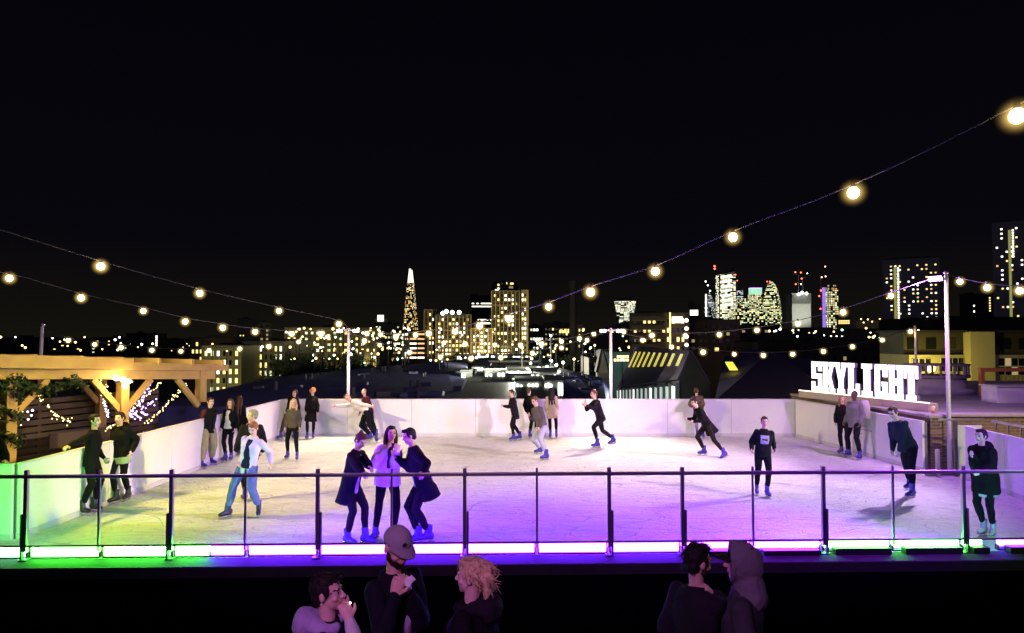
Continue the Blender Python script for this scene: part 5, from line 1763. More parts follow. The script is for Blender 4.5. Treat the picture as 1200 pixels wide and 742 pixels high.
block('low_rise_block', 'square dark block with a pale flank below the cluster of office towers', 'building', 866, 912, 381, 200, 18, dk('apt3', (.05, .04, .036)), [dict(cols=5, rows=3, y=(385, 405), mix=(('dim', .2),), fill=(.4, .4))])
block('low_rise_block', 'small olive roofed shed above the purple roof', 'building', 883, 903, 401, 95, 8, OLIVE, [])
block('low_rise_block', 'broad black terrace filling the view below the grey floodlit tower', 'building', 905, 1062, 386, 170, 20, DARK, [dict(cols=26, rows=2, y=(388, 396), mix=(('yellow', .14), ('white', .08)), fill=(.3, .35))])
block('low_rise_block', 'dark row of houses behind the thin pole and the sign', 'building', 935, 1080, 399, 75, 12, dk('row', (.025, .022, .022)), [dict(cols=12, rows=3, y=(404, 436), mix=(('dim', .08),), fill=(.3, .4), unlit=True)])

# -- flared tower
wf_ = window_wall('flared_rooms', (.03, .03, .03), (5.0, 4.2), .74, [(1, 1, .75), (.9, 1, .8), (1, .9, .55)], 1.5, (.88, .72), 9)
t0 = at(733, 380, 2300)
ft = thing('flared_tower', 'white lit office tower that flares wider towards its curved top', 'tower', V((t0.x, 2300, GZC)))
kf = 2300 / F
zz = lambda y: at(733, y, 2300).z - GZC
bm = BM(); loft(bm, [(V((0, 0, 0)), V((9.5 * kf, 0, 0)), V((0, 6 * kf, 0))), (V((0, 0, zz(378))), V((9.2 * kf, 0, 0)), V((0, 6 * kf, 0))), (V((-.2 * kf, 0, zz(362))), V((11 * kf, 0, 0)), V((0, 6 * kf, 0))), (V((-.3 * kf, 0, zz(353))), V((12.8 * kf, 0, 0)), V((0, 6 * kf, 0)))], 4)
bmesh.ops.rotate(bm, verts=bm.verts, cent=(0, 0, 0), matrix=Matrix.Rotation(0, 3, 'Z'))
obj('tower_body', bm, wf_, ft)
bm = BM()
tops = [(-12.8, 353), (-7, 350), (0, 348.3), (7, 347), (12.6, 346.8)]
for y_ in (-5 * kf, 5 * kf): pass
fr1 = [[bm.verts.new(V((x * kf, y_, zz(yy)))) for x, yy in [(-12.8, 353.2)] + tops[1:] + [(12.6, 353.2)]] for y_ in (-3 * kf, 3 * kf)]
bm.faces.new(fr1[0]); bm.faces.new(fr1[1][::-1])
for i in range(len(fr1[0])):
    j = (i + 1) % len(fr1[0]); bm.faces.new((fr1[0][i], fr1[1][i], fr1[1][j], fr1[0][j]))
obj('sky_garden', bm, mat('garden_glass', (.06, .06, .055), .2, var=.4, vs=.1), ft)

# -- cluster of office towers
def tower(name, label, x0, x1, ytop, D, mm, body=None, cr=None):
    a, b = at(x0, ytop, D), at(x1, ytop, D)
    root = thing(name, label, 'tower', V(((a.x + b.x) / 2, D, GZC)))
    W, H, k = b.x - a.x, a.z - GZC, D / F
    if body:
        bm = BM(); loft(bm, [(V((dx * k, 0, at(x0, y, D).z - GZC if y else 0)), V((hw * k, 0, 0)), V((0, hw * k * .8, 0))) for dx, hw, y in body], 4 if cr != 'round' else 20)
        if cr != 'round':
            pass
    else:
        bm = BM(); box(bm, (0, W * .4, H / 2), (W, W * .8, H))
    obj('tower_body', bm, mm, root, cr == 'round')
    return root, k, H


RED = glow('aviation_red', (1, .10, .04), 6, False)
WHT_ = glow('crane_white', (.9, .95, 1), 9, False)


def lights(root, D, pts, mm, r=.9):
    for x, y in pts:
        p = at(x, y, D) - root.location
        bm = BM(); ball(bm, p, r * D / F, 2); obj('beacon', bm, mm, root, True)


wA = window_wall('rooms_a', (.02, .022, .03), (9, 4.0), .78, [(1, 1, .75), (.95, 1, .7), (1, .95, .6)], 1.8, (.92, .6), 4)
wB = window_wall('rooms_b', (.02, .02, .022), (5, 4.0), .60, [(1, 1, .6), (.8, 1, .6), (1, .9, .5)], 1.6, (.8, .6), 12)
wC = window_wall('rooms_c', (.02, .022, .03), (4, 4.2), .50, [(.7, .8, 1), (.9, .95, 1)], 1.2, (.7, .6), 21)
wD = window_wall('rooms_d', (.02, .02, .02), (6, 4.2), .60, [(.8, 1, .5), (1, 1, .6), (1, .9, .4)], 1.5, (.85, .65), 33)
wE = window_wall('rooms_e', (.05, .045, .02), (5, 5), .72, [(1, .92, .45), (1, 1, .6)], 1.2, (.75, .7), 41)
DC = 2100
r1, k, H = tower('office_tower', 'dark slanting tower with a bluish lit edge and white crane lamp', 823, 842, 346, DC, wC, [(0, 8.5, 0), (0, 8, 372), (-1.5, 5, 352), (-2.5, 1.5, 343)])
lights(r1, DC, [(829.5, 334.5), (827, 330), (832, 341)], WHT_, .8)
bm = BM(); box(bm, (-6.5 * k, -4.5 * k, H - 12 * k), (1.6 * k, 1, 26 * k)); obj('edge_light', bm, GW['white'], r1)
r1, k, H = tower('office_tower', 'brightest office tower with slanting white floor bands', 843, 862, 322, DC, wA)
bm = BM(); loft(bm, [(V((-9.5 * k, 6 * k, H)), V((.1, 0, 0)), V((0, 6 * k, 0))), (V((9.5 * k, 6 * k, H + 4 * k)), V((.1, 0, 4 * k)), V((0, 6 * k, 0)))], 4); obj('roof', bm, DARK, r1)
for i in range(7):
    bm = BM(); box(bm, (-1.5 * k, -.3 * k, H - (2 + i * 5.6) * k), (13 * k, .4 * k, 2.2 * k), Matrix.Rotation(-.16, 4, 'Y')); obj('lit_floor', bm, GW['white'], r1)
lights(r1, DC, [(845, 326.5), (862, 322), (864, 329)], RED, .7)
crn = thing('tower_crane', 'thin tower crane with a red warning lamp beside the brightest office tower', 'crane', V((at(840, 380, DC).x, DC - 30, GZC)))
bm = BM(); box(bm, (0, 0, (at(840, 318, DC).z - GZC) / 2), (1.0 * k, 1.0 * k, at(840, 318, DC).z - GZC)); obj('mast', bm, GREY, crn)
bm = BM(); box(bm, (-2 * k, 0, at(840, 318, DC).z - GZC), (1 * k, .6 * k, 10 * k), Matrix.Rotation(-.35, 4, 'Y')); obj('jib', bm, GREY, crn)
lights(crn, DC - 30, [(837.5, 315), (837.3, 312)], RED, 1.1)
r1, k, H = tower('office_tower', 'lower stepped office block with bluish terraces next to the brightest tower', 865, 880, 350, DC + 40, wB)
bm = BM(); box(bm, (-4 * k, 4 * k, H + 5 * k), (6 * k, 6 * k, 10 * k)); obj('upper_storeys', bm, wC, r1)
r1, k, H = tower('office_tower', 'small square tower with a mint green lit top edged in violet', 880, 893, 345, DC + 80, wE)
bm = BM(); box(bm, (0, 4 * k, H + 3.5 * k), (13 * k, 8 * k, 7 * k)); obj('lit_top', bm, glow('mint_top', (.35, .9, .6), .9, False), r1)
bm = BM(); box(bm, (0, 4 * k, H + 7.4 * k), (13 * k, 8 * k, .9 * k)); obj('violet_edge', bm, glow('violet_edge', (.6, .25, 1), 2, False), r1)
r1, k, H = tower('office_tower', 'dark domed tower tapering upwards with yellow green lit lower floors', 893, 915, 331, DC, wD, [(0, 11, 0), (0, 11.2, 368), (0, 9.5, 352), (0, 7, 341), (0, 4.5, 334), (0, 1.5, 330.5)], 'round')
lights(r1, DC, [(899, 330), (902, 330), (909.5, 343.5), (896.5, 344)], RED, .7)
bm = BM()
r1, k, H = tower('office_tower', 'wide low office block full of lit floors under the cluster of towers', 862, 913, 362, DC - 60, wD)
r1, k, H = tower('office_tower', 'pale concrete tower under construction with a dazzling floodlit top', 928, 950, 344, 1700, dk('concrete', (.42, .42, .38)))
bm = BM(); box(bm, (0, -.4 * k, H - 6.5 * k), (22.2 * k, .8 * k, 11 * k)); obj('netting', bm, dk('netting', (.12, .12, .11)), r1)
lights(r1, 1690, [(940, 343), (945, 344), (936, 345)], glow('site_flood', (.95, 1, .95), 12, False), 1.6)
lights(r1, 1690, [(939.5, 326.5), (932, 319), (938.5, 319.5), (932.5, 333)], RED, .9)
lights(r1, 1690, [(946, 320.5), (938.5, 333)], WHT_, .6)
for dx, y, rot in ((-2, 322, .3), (3, 325, -.35)):
    bm = BM(); zt2 = at(940, y, 1700).z - GZC
    box(bm, (dx * k, 3 * k, (H + zt2) / 2), (.5 * k, .5 * k, zt2 - H)); obj('crane_mast', bm, GREY, r1)
    bm = BM(); box(bm, (dx * 1.6 * k, 3 * k, zt2), (8 * k, .4 * k, .4 * k), Matrix.Rotation(rot, 4, 'Y')); obj('crane_jib', bm, GREY, r1)
ms_ = thing('lit_mast', 'violet lit hoist mast beside the warm yellow tower', 'mast', V((at(966, 380, 1600).x, 1600, GZC)))
k2 = 1600 / F
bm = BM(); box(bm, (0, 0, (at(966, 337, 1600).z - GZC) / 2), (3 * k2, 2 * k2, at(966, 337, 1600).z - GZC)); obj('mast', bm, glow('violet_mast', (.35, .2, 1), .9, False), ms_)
bm = BM(); box(bm, (-3.5 * k2, 0, (at(966, 324, 1600).z - GZC) / 2), (.8 * k2, .8 * k2, at(966, 324, 1600).z - GZC)); obj('hoist', bm, dk('hoist', (.5, .4, .3)), ms_)
lights(ms_, 1590, [(962, 340.5), (960, 347), (961.5, 362)], RED, 1.0)
lights(ms_, 1590, [(967.5, 324), (963, 325), (967, 312.5)], glow('crane_amber', (1, .5, .35), 5, False), .8)
bm = BM(); box(bm, (1.3 * k2, 0, at(966, 318, 1600).z - GZC), (.3 * k2, .3 * k2, 11 * k2)); obj('crane_tip', bm, GREY, ms_)
r1, k, H = tower('office_tower', 'warm yellow lit tower with an open crown beside the violet mast', 970, 982, 340, 1600, wE)
bm = BM(); box(bm, (0, 4 * k, H + 3 * k), (10 * k, 6 * k, 6 * k)); obj('crown', bm, window_wall('crown_rooms', (.05, .045, .02), (4, 8), .6, [(1, .9, .4), (.8, .7, .3)], .7, (.6, .6), 5), r1)
lights(r1, 1595, [(980, 338.5)], RED, .6)
block('low_rise_block', 'low bright yellow lit roofs at the foot of the warm yellow tower', 'building', 981, 997, 373, 900, 30, OLIVE, [dict(cols=6, rows=2, y=(375, 380), mix=(('yellow', .9),), fill=(.8, .7))])
dm = thing('domed_building', 'tiny floodlit dome and towers on the skyline by the dark tower block', 'building', V((at(1014, 380, 1500).x, 1500, GZC)))
k3 = 1500 / F
hz = at(1014, 376, 1500).z - GZC
bm = BM(); box(bm, (3 * k3, 5, hz / 2), (26 * k3, 10, hz)); obj('wall', bm, dk('stonefar', (.25, .2, .12)), dm)
bm = BM(); loft(bm, [(V((0, 0, hz)), V((2.6 * k3, 0, 0)), V((0, 2.6 * k3, 0))), (V((0, 0, hz + 4 * k3)), V((2.2 * k3, 0, 0)), V((0, 2.2 * k3, 0))), (V((0, 0, hz + 6.5 * k3)), V((.4 * k3, 0, 0)), V((0, .4 * k3, 0)))], 12); obj('dome', bm, DARK, dm, True)
lights(dm, 1480, [(1009, 374), (1017, 374.5), (1031, 374), (1034, 377), (1022, 377), (1012, 378)], glow('flood_gold', (1, .8, .35), 3, False), .9)
# -- high-rise flats on the gate side
def highrise(label, x0, x1, ytop, D, sx, rows, seed, lit, top_y=0):
    root = block('high_rise_flats', label, 'building', x0, x1, ytop, D, 16, dk('highrise', (.22, .19, .21)), [dict(cols=12, rows=rows, y=(ytop + 6, 384), mix=(('white', lit), ('yellow', lit * .9), ('orange', lit * .3)), fill=(.42, .36))])
    k = D / F
    bm = BM(); box(bm, ((sx - (x0 + x1) / 2 - 3.2) * k, -.25 * k, at(x0, (ytop + 10 + 382) / 2, D).z - GZC), (2.6 * k, .3 * k, (372 - ytop) * k)); obj('stair_glazing', bm, glow('stair_olive', (.75, .75, .15), .35, False), root)
    n_ = int((380 - ytop - 8) / 3.1) if not top_y else top_y
    for j in range(n_):
        put('landing_light', unit(GW['white']), None, root, ((sx - (x0 + x1) / 2) * k, -.3 * k, at(x0, ytop + 11 + j * 3.1, D).z - GZC), (1.7 * k, .3 * k, 2.0 * k))
    for q in (-.3, .1, .3):
        bm = BM(); box(bm, (q * (x1 - x0) * k, 8, at(x0, ytop - 1.5, D).z - GZC), (.12 * (x1 - x0) * k, 5, 3.4 * k)); obj('roof_tank', bm, DARK, root)
    return root


highrise('shorter dark high rise with a bright strip of stair landings', 1038, 1096, 303, 300, 1054, 16, 1, .17)
highrise('taller dark high rise cut by the picture edge with a short bright stair strip', 1169, 1230, 258, 280, 1189, 22, 2, .13, 11)
block('high_rise_flats', 'far low block with one column of lights between the two high rises', 'building', 1128, 1166, 345, 420, 16, dk('farblock', (.012, .012, .012)), [dict(cols=1, rows=6, y=(348, 366), x=(1156.5, 1158.5), mix=(('yellow', 1),), fill=(.8, .5)), dict(cols=7, rows=3, y=(355, 375), mix=(('white', .06),), fill=(.3, .3))])
block('low_rise_block', 'black flat roofed block in front of the taller high rise', 'building', 1096, 1240, 372, 130, 20, dk('blk', (.010, .010, .010)), [])

# -- yellow lit building on the gate side
yb = mat('corrugated_yellow', (.42, .37, .16), .7, var=.15, vs=2, bump=.3, bs=8)
root = thing('industrial_building', 'long two storey building, its lower wall lit yellow, beyond the purple roof', 'building', V((at(1065, 400, 44).x, 44, GZC)))
X = lambda px: (px - 1065) * 44 / F
Z = lambda y: at(1100, y, 44).z - GZC
bm = BM(); box(bm, (X(1280) / 2, 1.75, Z(416) / 2), (X(1280), 3.5, Z(416))); obj('lower_wall', bm, yb, root)
bm = BM(); box(bm, (X(1280) / 2, 2.05, (Z(416) + Z(390)) / 2), (X(1280), 2.9, Z(390) - Z(416))); obj('upper_wall', bm, mat('dark_cladding', (.07, .06, .035), .7, var=.2), root)
bm = BM(); box(bm, (X(1280) / 2, 1.75, Z(388.5)), (X(1280) + .4, 3.7, .16)); obj('roof', bm, DARK, root)
bm = BM(); box(bm, (X(1144), -.25, Z(389) / 2), (X(1158) - X(1130), .7, Z(389))); obj('stair_tower', bm, mat('pilaster_yellow', (.50, .45, .22), .7, var=.12, vs=1), root)
for k_i in range(44):
    bm = BM(); box(bm, (X(1068) + k_i * .27, -.03, Z(446)), (.04, .05, 1.9)); 
    if not (X(1128) < X(1068) + k_i * .27 < X(1160)): obj('cladding_rib', bm, yb, root)
    else: bm.free()
for (wx0, wx1, y0, y1, nx) in ((1101, 1128, 419, 436, 4), (1168, 1199, 419, 440, 4), (1068, 1090, 420, 436, 3), (1206, 1236, 419, 440, 4)):
    w_ = X(wx1) - X(wx0); h_ = Z(y0) - Z(y1)
    bm = BM(); box(bm, ((X(wx0) + X(wx1)) / 2, -.03, (Z(y0) + Z(y1)) / 2), (w_, .10, h_)); fr_ = obj('window', bm, mat('window_frame_pale', (.5, .48, .36), .6, var=.05), root)
    for i in range(nx):
        for j in range(2):
            cx_ = X(wx0) + w_ * (i + .5) / nx
            cz_ = Z(y1) + h_ * (j + .5) / 2
            mm = GW['dim'] if (i, j) in ((1, 1), (2, 0)) and wx0 > 1160 else DG
            bm = BM(); box(bm, (cx_, -.085, cz_), (w_ / nx * .82, .03, h_ / 2 * .84)); obj('pane', bm, mm, fr_)
for i in range(9):
    bm = BM(); box(bm, (X(1075 + i * 22), .55, Z(403)), (.62, .10, .7)); obj('window', bm, DG, root)
bl = thing('yard_lamp', 'round amber lamp on a post in front of the yellow lit wall', 'lamp', at(1091, 432, 42))
bm = BM(); ball(bm, (0, 0, 0), .24, 2); obj('globe', bm, glow('amber_globe', (1, .75, .25), 8, False), bl, True)
bm = BM(); tube(bm, [(0, 0, -.2), (0, 0, -17 + 2.8)], .06, 8); obj('post', bm, DARK, bl)

# -- near roofs
navy = mat('slate_navy', (.075, .075, .19), .55, var=.6, vs=1.3, bump=.5, bs=5)
purp = mat('slate_purple', (.085, .06, .13), .6, var=.35, vs=.6, bump=.25, bs=3)
flank = mat('flank_grey', (.10, .10, .11), .8, var=.25, vs=.6)


def solid(name, rname, label, cat, top_pts, ridge, wallm, roofm, extra=None):
    """top_pts: four eaves corners (px,py,D) going round; ridge: two ends; walls drop to the ground"""
    E = [at(*p) for p in top_pts]
    Rg = [at(*p) for p in ridge]
    for k, (p0, p1, p2) in ((3, (E[0], Rg[0], Rg[1])),) if extra else ():   # keep the slope flat
        nn_ = (p1 - p0).cross(p2 - p0)
        E[k].z = p0.z - (nn_.x * (E[k].x - p0.x) + nn_.y * (E[k].y - p0.y)) / nn_.z
    c = sum(E, V()) / 4
    base = V((c.x, c.y, GZC))
    root = thing(name, label, cat, base)
    bm = BM()
    e = [bm.verts.new(p - base) for p in E]
    g = [bm.verts.new(V((p.x, p.y, GZC)) - base) for p in E]
    for i in range(4):
        bm.faces.new((e[i], g[i], g[(i + 1) % 4], e[(i + 1) % 4]))
    r0, r1_ = (bm.verts.new(p - base) for p in Rg)
    bm.faces.new((e[0], e[1], r0))
    bm.faces.new((e[2], e[3], r1_))
    obj('wall', bm, wallm, root)
    bm = BM()
    lift = UP * .05
    ev = [p - base + lift for p in E]
    rv = [p - base + lift for p in Rg]
    for quad in ((ev[1], ev[2], rv[1], rv[0]), (ev[3], ev[0], rv[0], rv[1])):
        n_ = (quad[1] - quad[0]).cross(quad[2] - quad[0]).normalized() * .16
        if n_.z < 0: n_ = -n_
        a = [bm.verts.new(p) for p in quad]
        b = [bm.verts.new(p + n_) for p in quad]
        bm.faces.new(a); bm.faces.new(b)
        for i in range(4):
            bm.faces.new((a[i], a[(i + 1) % 4], b[(i + 1) % 4], b[i]))
    roof = obj('roof', bm, roofm, root)
    return root, roof, base, E, Rg


# warehouse with roof-light strips: eaves order gable-left, gable-right, far-right, far-left
wh, rf, wb, E, Rg = solid('warehouse', 'w', 'purple slated warehouse with nine yellow rooflight strips and a white lit side', 'building', [(796, 446, 59), (832, 452, 61), (775, 425, 98), (724, 431, 94)], [(810, 413, 60), (746, 407.5, 96)], flank, purp, True)
for i in range(9):
    t0_ = .05 + i * .105
    a = E[0].lerp(E[3], t0_); b = Rg[0].lerp(Rg[1], t0_ )
    a2 = E[0].lerp(E[3], t0_ + .028); b2 = Rg[0].lerp(Rg[1], t0_ + .028)
    n_ = (b - a).cross(a2 - a).normalized()
    if n_.z < 0: n_ = -n_
    bm = BM()
    q4 = [a.lerp(b, .48), a2.lerp(b2, .48), a2.lerp(b2, .88), a.lerp(b, .88)]
    lo = [bm.verts.new(p - wb + n_ * .22) for p in q4]; hi = [bm.verts.new(p - wb + n_ * .30) for p in q4]
    bm.faces.new(lo); bm.faces.new(hi)
    for j in range(4): bm.faces.new((lo[j], lo[(j + 1) % 4], hi[(j + 1) % 4], hi[j]))
    obj('rooflight', bm, glow('rooflight_yellow', (.85, .72, .08), .75, False), rf)
# lit arcade along the side towards us
da = (E[3] - E[0]); la = da.length; da.normalize()
na = V((-da.y, da.x, 0)); na.normalize()
if na.x > 0: na = -na
for i in range(14):
    p = E[0] + da * (la * (i + .5) / 14) + na * .12
    p.z -= 1.75 + 0
    bm = BM(); box(bm, p - wb, (la / 14 * .72, .12, 2.5), Matrix.Rotation(math.atan2(da.y, da.x), 4, 'Z'))
    obj('window', bm, glow('arcade_glass', (.80, .95, .86), .52, False) if i % 4 else glow('arcade_bright', (.95, 1, .92), 1.5, False), wh)
    p2 = E[0] + da * (la * i / 14) + na * .2
    bm = BM(); box(bm, V((p2.x, p2.y, p2.z - 1.9)) - wb, (.22, .3, 3.4), Matrix.Rotation(math.atan2(da.y, da.x), 4, 'Z')); obj('column', bm, dk('iron', (.14, .16, .16)), wh)
# gabled purple roof with one yellow rooflight
w2, rf2, wb2, E2, Rg2 = solid('warehouse', 'w', 'wide purple slate roof with a single yellow rooflight behind the barrier', 'building', [(838, 474, 44), (990, 474, 43), (960, 424, 75), (850, 420, 78)], [(905, 414, 66), (880, 411, 78)], dk('greenwall', (.07, .085, .05)), purp)
# (plane of the slope towards us)
def front_slope(E, Rg, u, v): return E[0].lerp(E[1], u).lerp(Rg[0], v)
bm = BM()
a, b, c = E2[0], E2[1], Rg2[0]
nf = (b - a).cross(c - a).normalized()
if nf.z < 0: nf = -nf
bmf = BM()
vv = [bmf.verts.new(p - wb2 + nf * .03) for p in (a, b, c)]; vh = [bmf.verts.new(p - wb2 + nf * .16) for p in (a, b, c)]
bmf.faces.new(vv); bmf.faces.new(vh)
for j in range(3): bmf.faces.new((vv[j], vv[(j + 1) % 3], vh[(j + 1) % 3], vh[j]))
rfs = obj('roof', bmf, purp, w2)
def on_plane(px, py):
    r = ray(px, py); t = (a - CAM).dot(nf) / r.dot(nf); return CAM + r * t
q4 = [on_plane(850, 427.5), on_plane(858.5, 427.5), on_plane(864.5, 436.5), on_plane(855, 436.5)]
lo = [bm.verts.new(p - wb2 + nf * .17) for p in q4]; hi = [bm.verts.new(p - wb2 + nf * .26) for p in q4]
bm.faces.new(lo); bm.faces.new(hi)
for j in range(4): bm.faces.new((lo[j], lo[(j + 1) % 4], hi[(j + 1) % 4], hi[j]))
obj('rooflight', bm, glow('rooflight_yellow2', (.95, .85, .06), 1.1, False), rfs)
# navy roofs of the old market halls
nv_roofs = [
    ('long navy slate roof slope rising behind the far barrier under the trees', [(170, 476, 33), (540, 479, 33), (548, 425, 100), (345, 437, 90)], [(352, 446, 60), (520, 424, 88)]),
    ('low navy roof with a lit gutter edge by the bright yard', [(370, 478, 30), (532, 482, 30), (565, 447, 62), (470, 442, 62)], [(440, 452, 46), (545, 445, 55)]),
    ('blue black pitched roof in front of the gabled houses', [(640, 462, 50), (712, 478, 42), (716, 446, 70), (655, 431, 74)], [(672, 436, 58), (706, 443, 60)]),
]
for lab, ee, rg in nv_roofs:
    E = [at(*p) for p in ee]
    Rg = [at(*p) for p in rg]
    c = sum(E, V()) / 4
    base = V((c.x, c.y, GZC))
    root = thing('market_hall', lab, 'building', base)
    bm = BM()
    vs = [bm.verts.new(p - base) for p in E + Rg] + [bm.verts.new(V((p.x, p.y, GZC)) - base) for p in E]
    bmesh.ops.convex_hull(bm, input=vs)
    obj('hall_roof', bm, navy, root)
    for i in range(16):
        t = rnd.uniform(.04, .96)
        p = E[0].lerp(E[1], t).lerp(Rg[0].lerp(Rg[1], t), rnd.uniform(.25, .8))
        bm = BM(); vk = rnd.random()
        if vk < .45: tube(bm, [p - base - UP * .2, p - base + UP * rnd.uniform(.3, .7)], rnd.uniform(.05, .12), 8)
        else: box(bm, p - base + V((0, 0, .10)), (rnd.uniform(.3, .9), rnd.uniform(.3, .6), rnd.uniform(.2, .5)), rnd.uniform(-.4, .4))
        obj('roof_pipe' if vk < .45 else 'roof_vent', bm, flank if vk < .6 else navy, root)
# gabled tall house between the lamp pole and the chimney
block('terrace_house', 'narrow dark brick house with pale gable beside the white lit warehouse', 'house', 690, 700, 420, 78, 9, dk('bk', (.05, .04, .035)), [dict(cols=3, rows=4, y=(423, 455), mix=(('dim', .12),), unlit=True, fill=(.5, .5))])
gh, grf, gb, gE, gR = solid('gabled_house', 'g', 'steep gabled brick house with pale flank next to the narrow house', 'house', [(700, 437, 74), (714, 439, 72), (706, 432, 90), (692, 432, 90)], [(706, 410, 73), (700, 411, 90)], dk('gable', (.13, .11, .075)), dk('slateg', (.03, .03, .035)))
block('shop_building', 'teal and yellow lit upper floor behind the warehouse roof end', 'building', 710, 738, 413, 100, 10, dk('teal', (.03, .08, .085)), [dict(cols=5, rows=2, y=(416, 424), x=(719, 737), mix=(('yellow', .85),), fill=(.85, .75))])

# -- bright yard in the middle
bm = BM()
yl = [at(525, 472, 34), at(655, 472, 34), at(648, 419, 150), at(560, 419, 150)]
bm.faces.new([bm.verts.new(V((p.x, p.y, -1.2 if False else p.z))) for p in yl])
yard = obj('yard_road', bm, mat('yard_asphalt', (.10, .11, .10), .5, var=.3, vs=.6, bump=.2, bs=4), kind='structure')
bm = BM()
for i, px in enumerate((548, 566, 586)):
    p0, p1 = at(px, 470, 36), at(px + 14 - i * 3, 446, 58)
    d_ = (p1 - p0)
    box(bm, (p0 + p1) / 2 + UP * .06, (.10, d_.length, .03), (d_.to_track_quat('Y', 'Z')).to_matrix().to_4x4())
obj('lane_markings', bm, mat('lane_paint', (.55, .55, .5), .7, var=.2), kind='structure')
SHW = glow('shop_white', (.95, 1, .86), 6, False)
SHG = glow('shop_green', (.75, .98, .72), 1.3, False)
def kiosk(label, x0, x1, y0, y1, D, dep, g_, n_):
    a, b = at(x0, y0, D), at(x1, y1, D)
    root = thing('market_kiosk', label, 'kiosk', V(((a.x + b.x) / 2, D, b.z)))
    W, H = b.x - a.x, a.z - b.z
    bm = BM(); box(bm, (0, dep / 2, H / 2), (W, dep, H)); obj('wall', bm, dk('kiosk', (.30, .31, .28)), root)
    bm = BM(); box(bm, (0, dep / 2 - .15, H + .12), (W * 1.06, dep * 1.1, .18)); obj('roof', bm, dk('kioskroof', (.22, .24, .22)), root)
    for i in range(n_):
        if rnd.random() < .8:
            put('window', unit(g_), None, root, ((-.5 + (i + .5) / n_) * W, -.03, H * rnd.uniform(.42, .5)), (W / n_ * rnd.uniform(.4, .75), .12, H * rnd.uniform(.5, .75)))
    return root


kiosk('white glowing market stall front in the middle of the bright yard', 568, 592, 434, 452, 62, 5, SHW, 5)
kiosk('pale roofed kiosk with bluish posts on the dark roof side of the yard', 531, 556, 437, 447, 66, 4, SHG, 6)
kiosk('long white lit canopy across the far end of the yard', 574, 632, 424, 433, 110, 6, SHW, 12)
kiosk('green topped stall under two white lamps', 594, 622, 440, 455, 56, 6, SHG, 5)
kiosk('thin bright line of stalls below the pilastered blocks', 535, 645, 416.5, 421, 170, 6, SHW, 22)
kiosk('white fenced stall row along the diagonal edge of the yard', 622, 652, 436, 456, 57, 4, SHW, 9)
kiosk('bright stall in front of the blue black roof', 638, 660, 446, 466, 46, 3, SHW, 7)
kiosk('dark van sized kiosk with a white lit screen', 540, 552, 436, 446, 60, 3, SHW, 2)
kiosk('white lit stall beside the pale roofed kiosk', 556, 574, 429, 437, 75, 4, SHW, 5)
kiosk('low bright stall counter just behind the far barrier', 604, 636, 447, 463, 47, 3, SHW, 7)
# street lamps over the yard and through the dark streets
def street_lamp(px, py, D, r, col, group, label):
    p = at(px, py, D)
    root = thing('street_lamp', label, 'street lamp', V((p.x, p.y, GZC)), 0, group)
    h = p.z - GZC
    bm = BM(); tube(bm, [(0, 0, 0), (0, 0, h)], [.09 + r * .1, .05 + r * .08], 6); obj('post', bm, DARK, root)
    bm = BM(); ball(bm, (0, 0, h), r, 2); gl0 = obj('lamp_globe', bm, col, root, True)
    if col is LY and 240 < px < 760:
        put('globe', bulb_mesh(.1)[2], None, gl0, (0, 0, h + r * 1.25), (r * 8, r * 8, r * 8))  # amber lamps get the same added halo volume


LW, LG, LY = glow('street_white', (.95, 1, .9), 8, False), glow('street_green', (.45, 1, .65), 4, False), glow('street_amber', (1, .72, .25), 5, False)
for px, py, D in ((600, 441, 58), (613, 441.5, 60), (641, 430, 80), (636, 436, 70), (652, 428, 90), (587, 424, 120), (553, 418, 160), (560, 420, 150), (668, 418, 130), (646, 423, 100), (655, 436, 66), (575, 428, 100), (622, 426, 100), (631, 431, 84), (605, 421, 150), (618, 433, 76), (645, 445, 52), (657, 452, 46), (566, 431, 82), (592, 432, 76), (541, 420, 150), (660, 425, 90), (571, 417, 165)):
    street_lamp(px, py, D, D * .0022, LW, 'white lamps over the bright yard', 'white globe street lamp shining over the bright yard')
for px, py in ((351, 436), (375, 439), (429, 428), (466, 421), (382, 432), (427, 425)):
    street_lamp(px, py, 95, .16, LG, 'green white lamps along the navy roofs', 'small green white street lamp shining over the navy roofs')
for i in range(225):
    px = rnd.choice([rnd.uniform(235, 480), rnd.uniform(600, 740), rnd.uniform(330, 480), rnd.uniform(330, 480), rnd.uniform(500, 650), rnd.uniform(900, 1080), rnd.uniform(330, 480), rnd.uniform(600, 740), rnd.uniform(0, 240)])
    py = rnd.uniform(384, 424) if 240 < px < 760 else rnd.uniform(384, 398) if px > 760 else rnd.uniform(395, 412)
    D = rnd.uniform(70, 170) if px > 240 else rnd.uniform(200, 420)
    street_lamp(px, py, D, D * rnd.uniform(.0009, .0018), rnd.choice([LY, LY, LY, LW, LW, LG]), 'street lamps dotted through the dark city', 'tiny glowing street lamp dotted among the dark city streets')

# -- trees
bark = mat('bark', (.06, .045, .03), .9, var=.3, vs=6)
leaf_m = mat('leaf_dark', (.035, .055, .022), .7, var=.6, vs=.9)
TREES = []


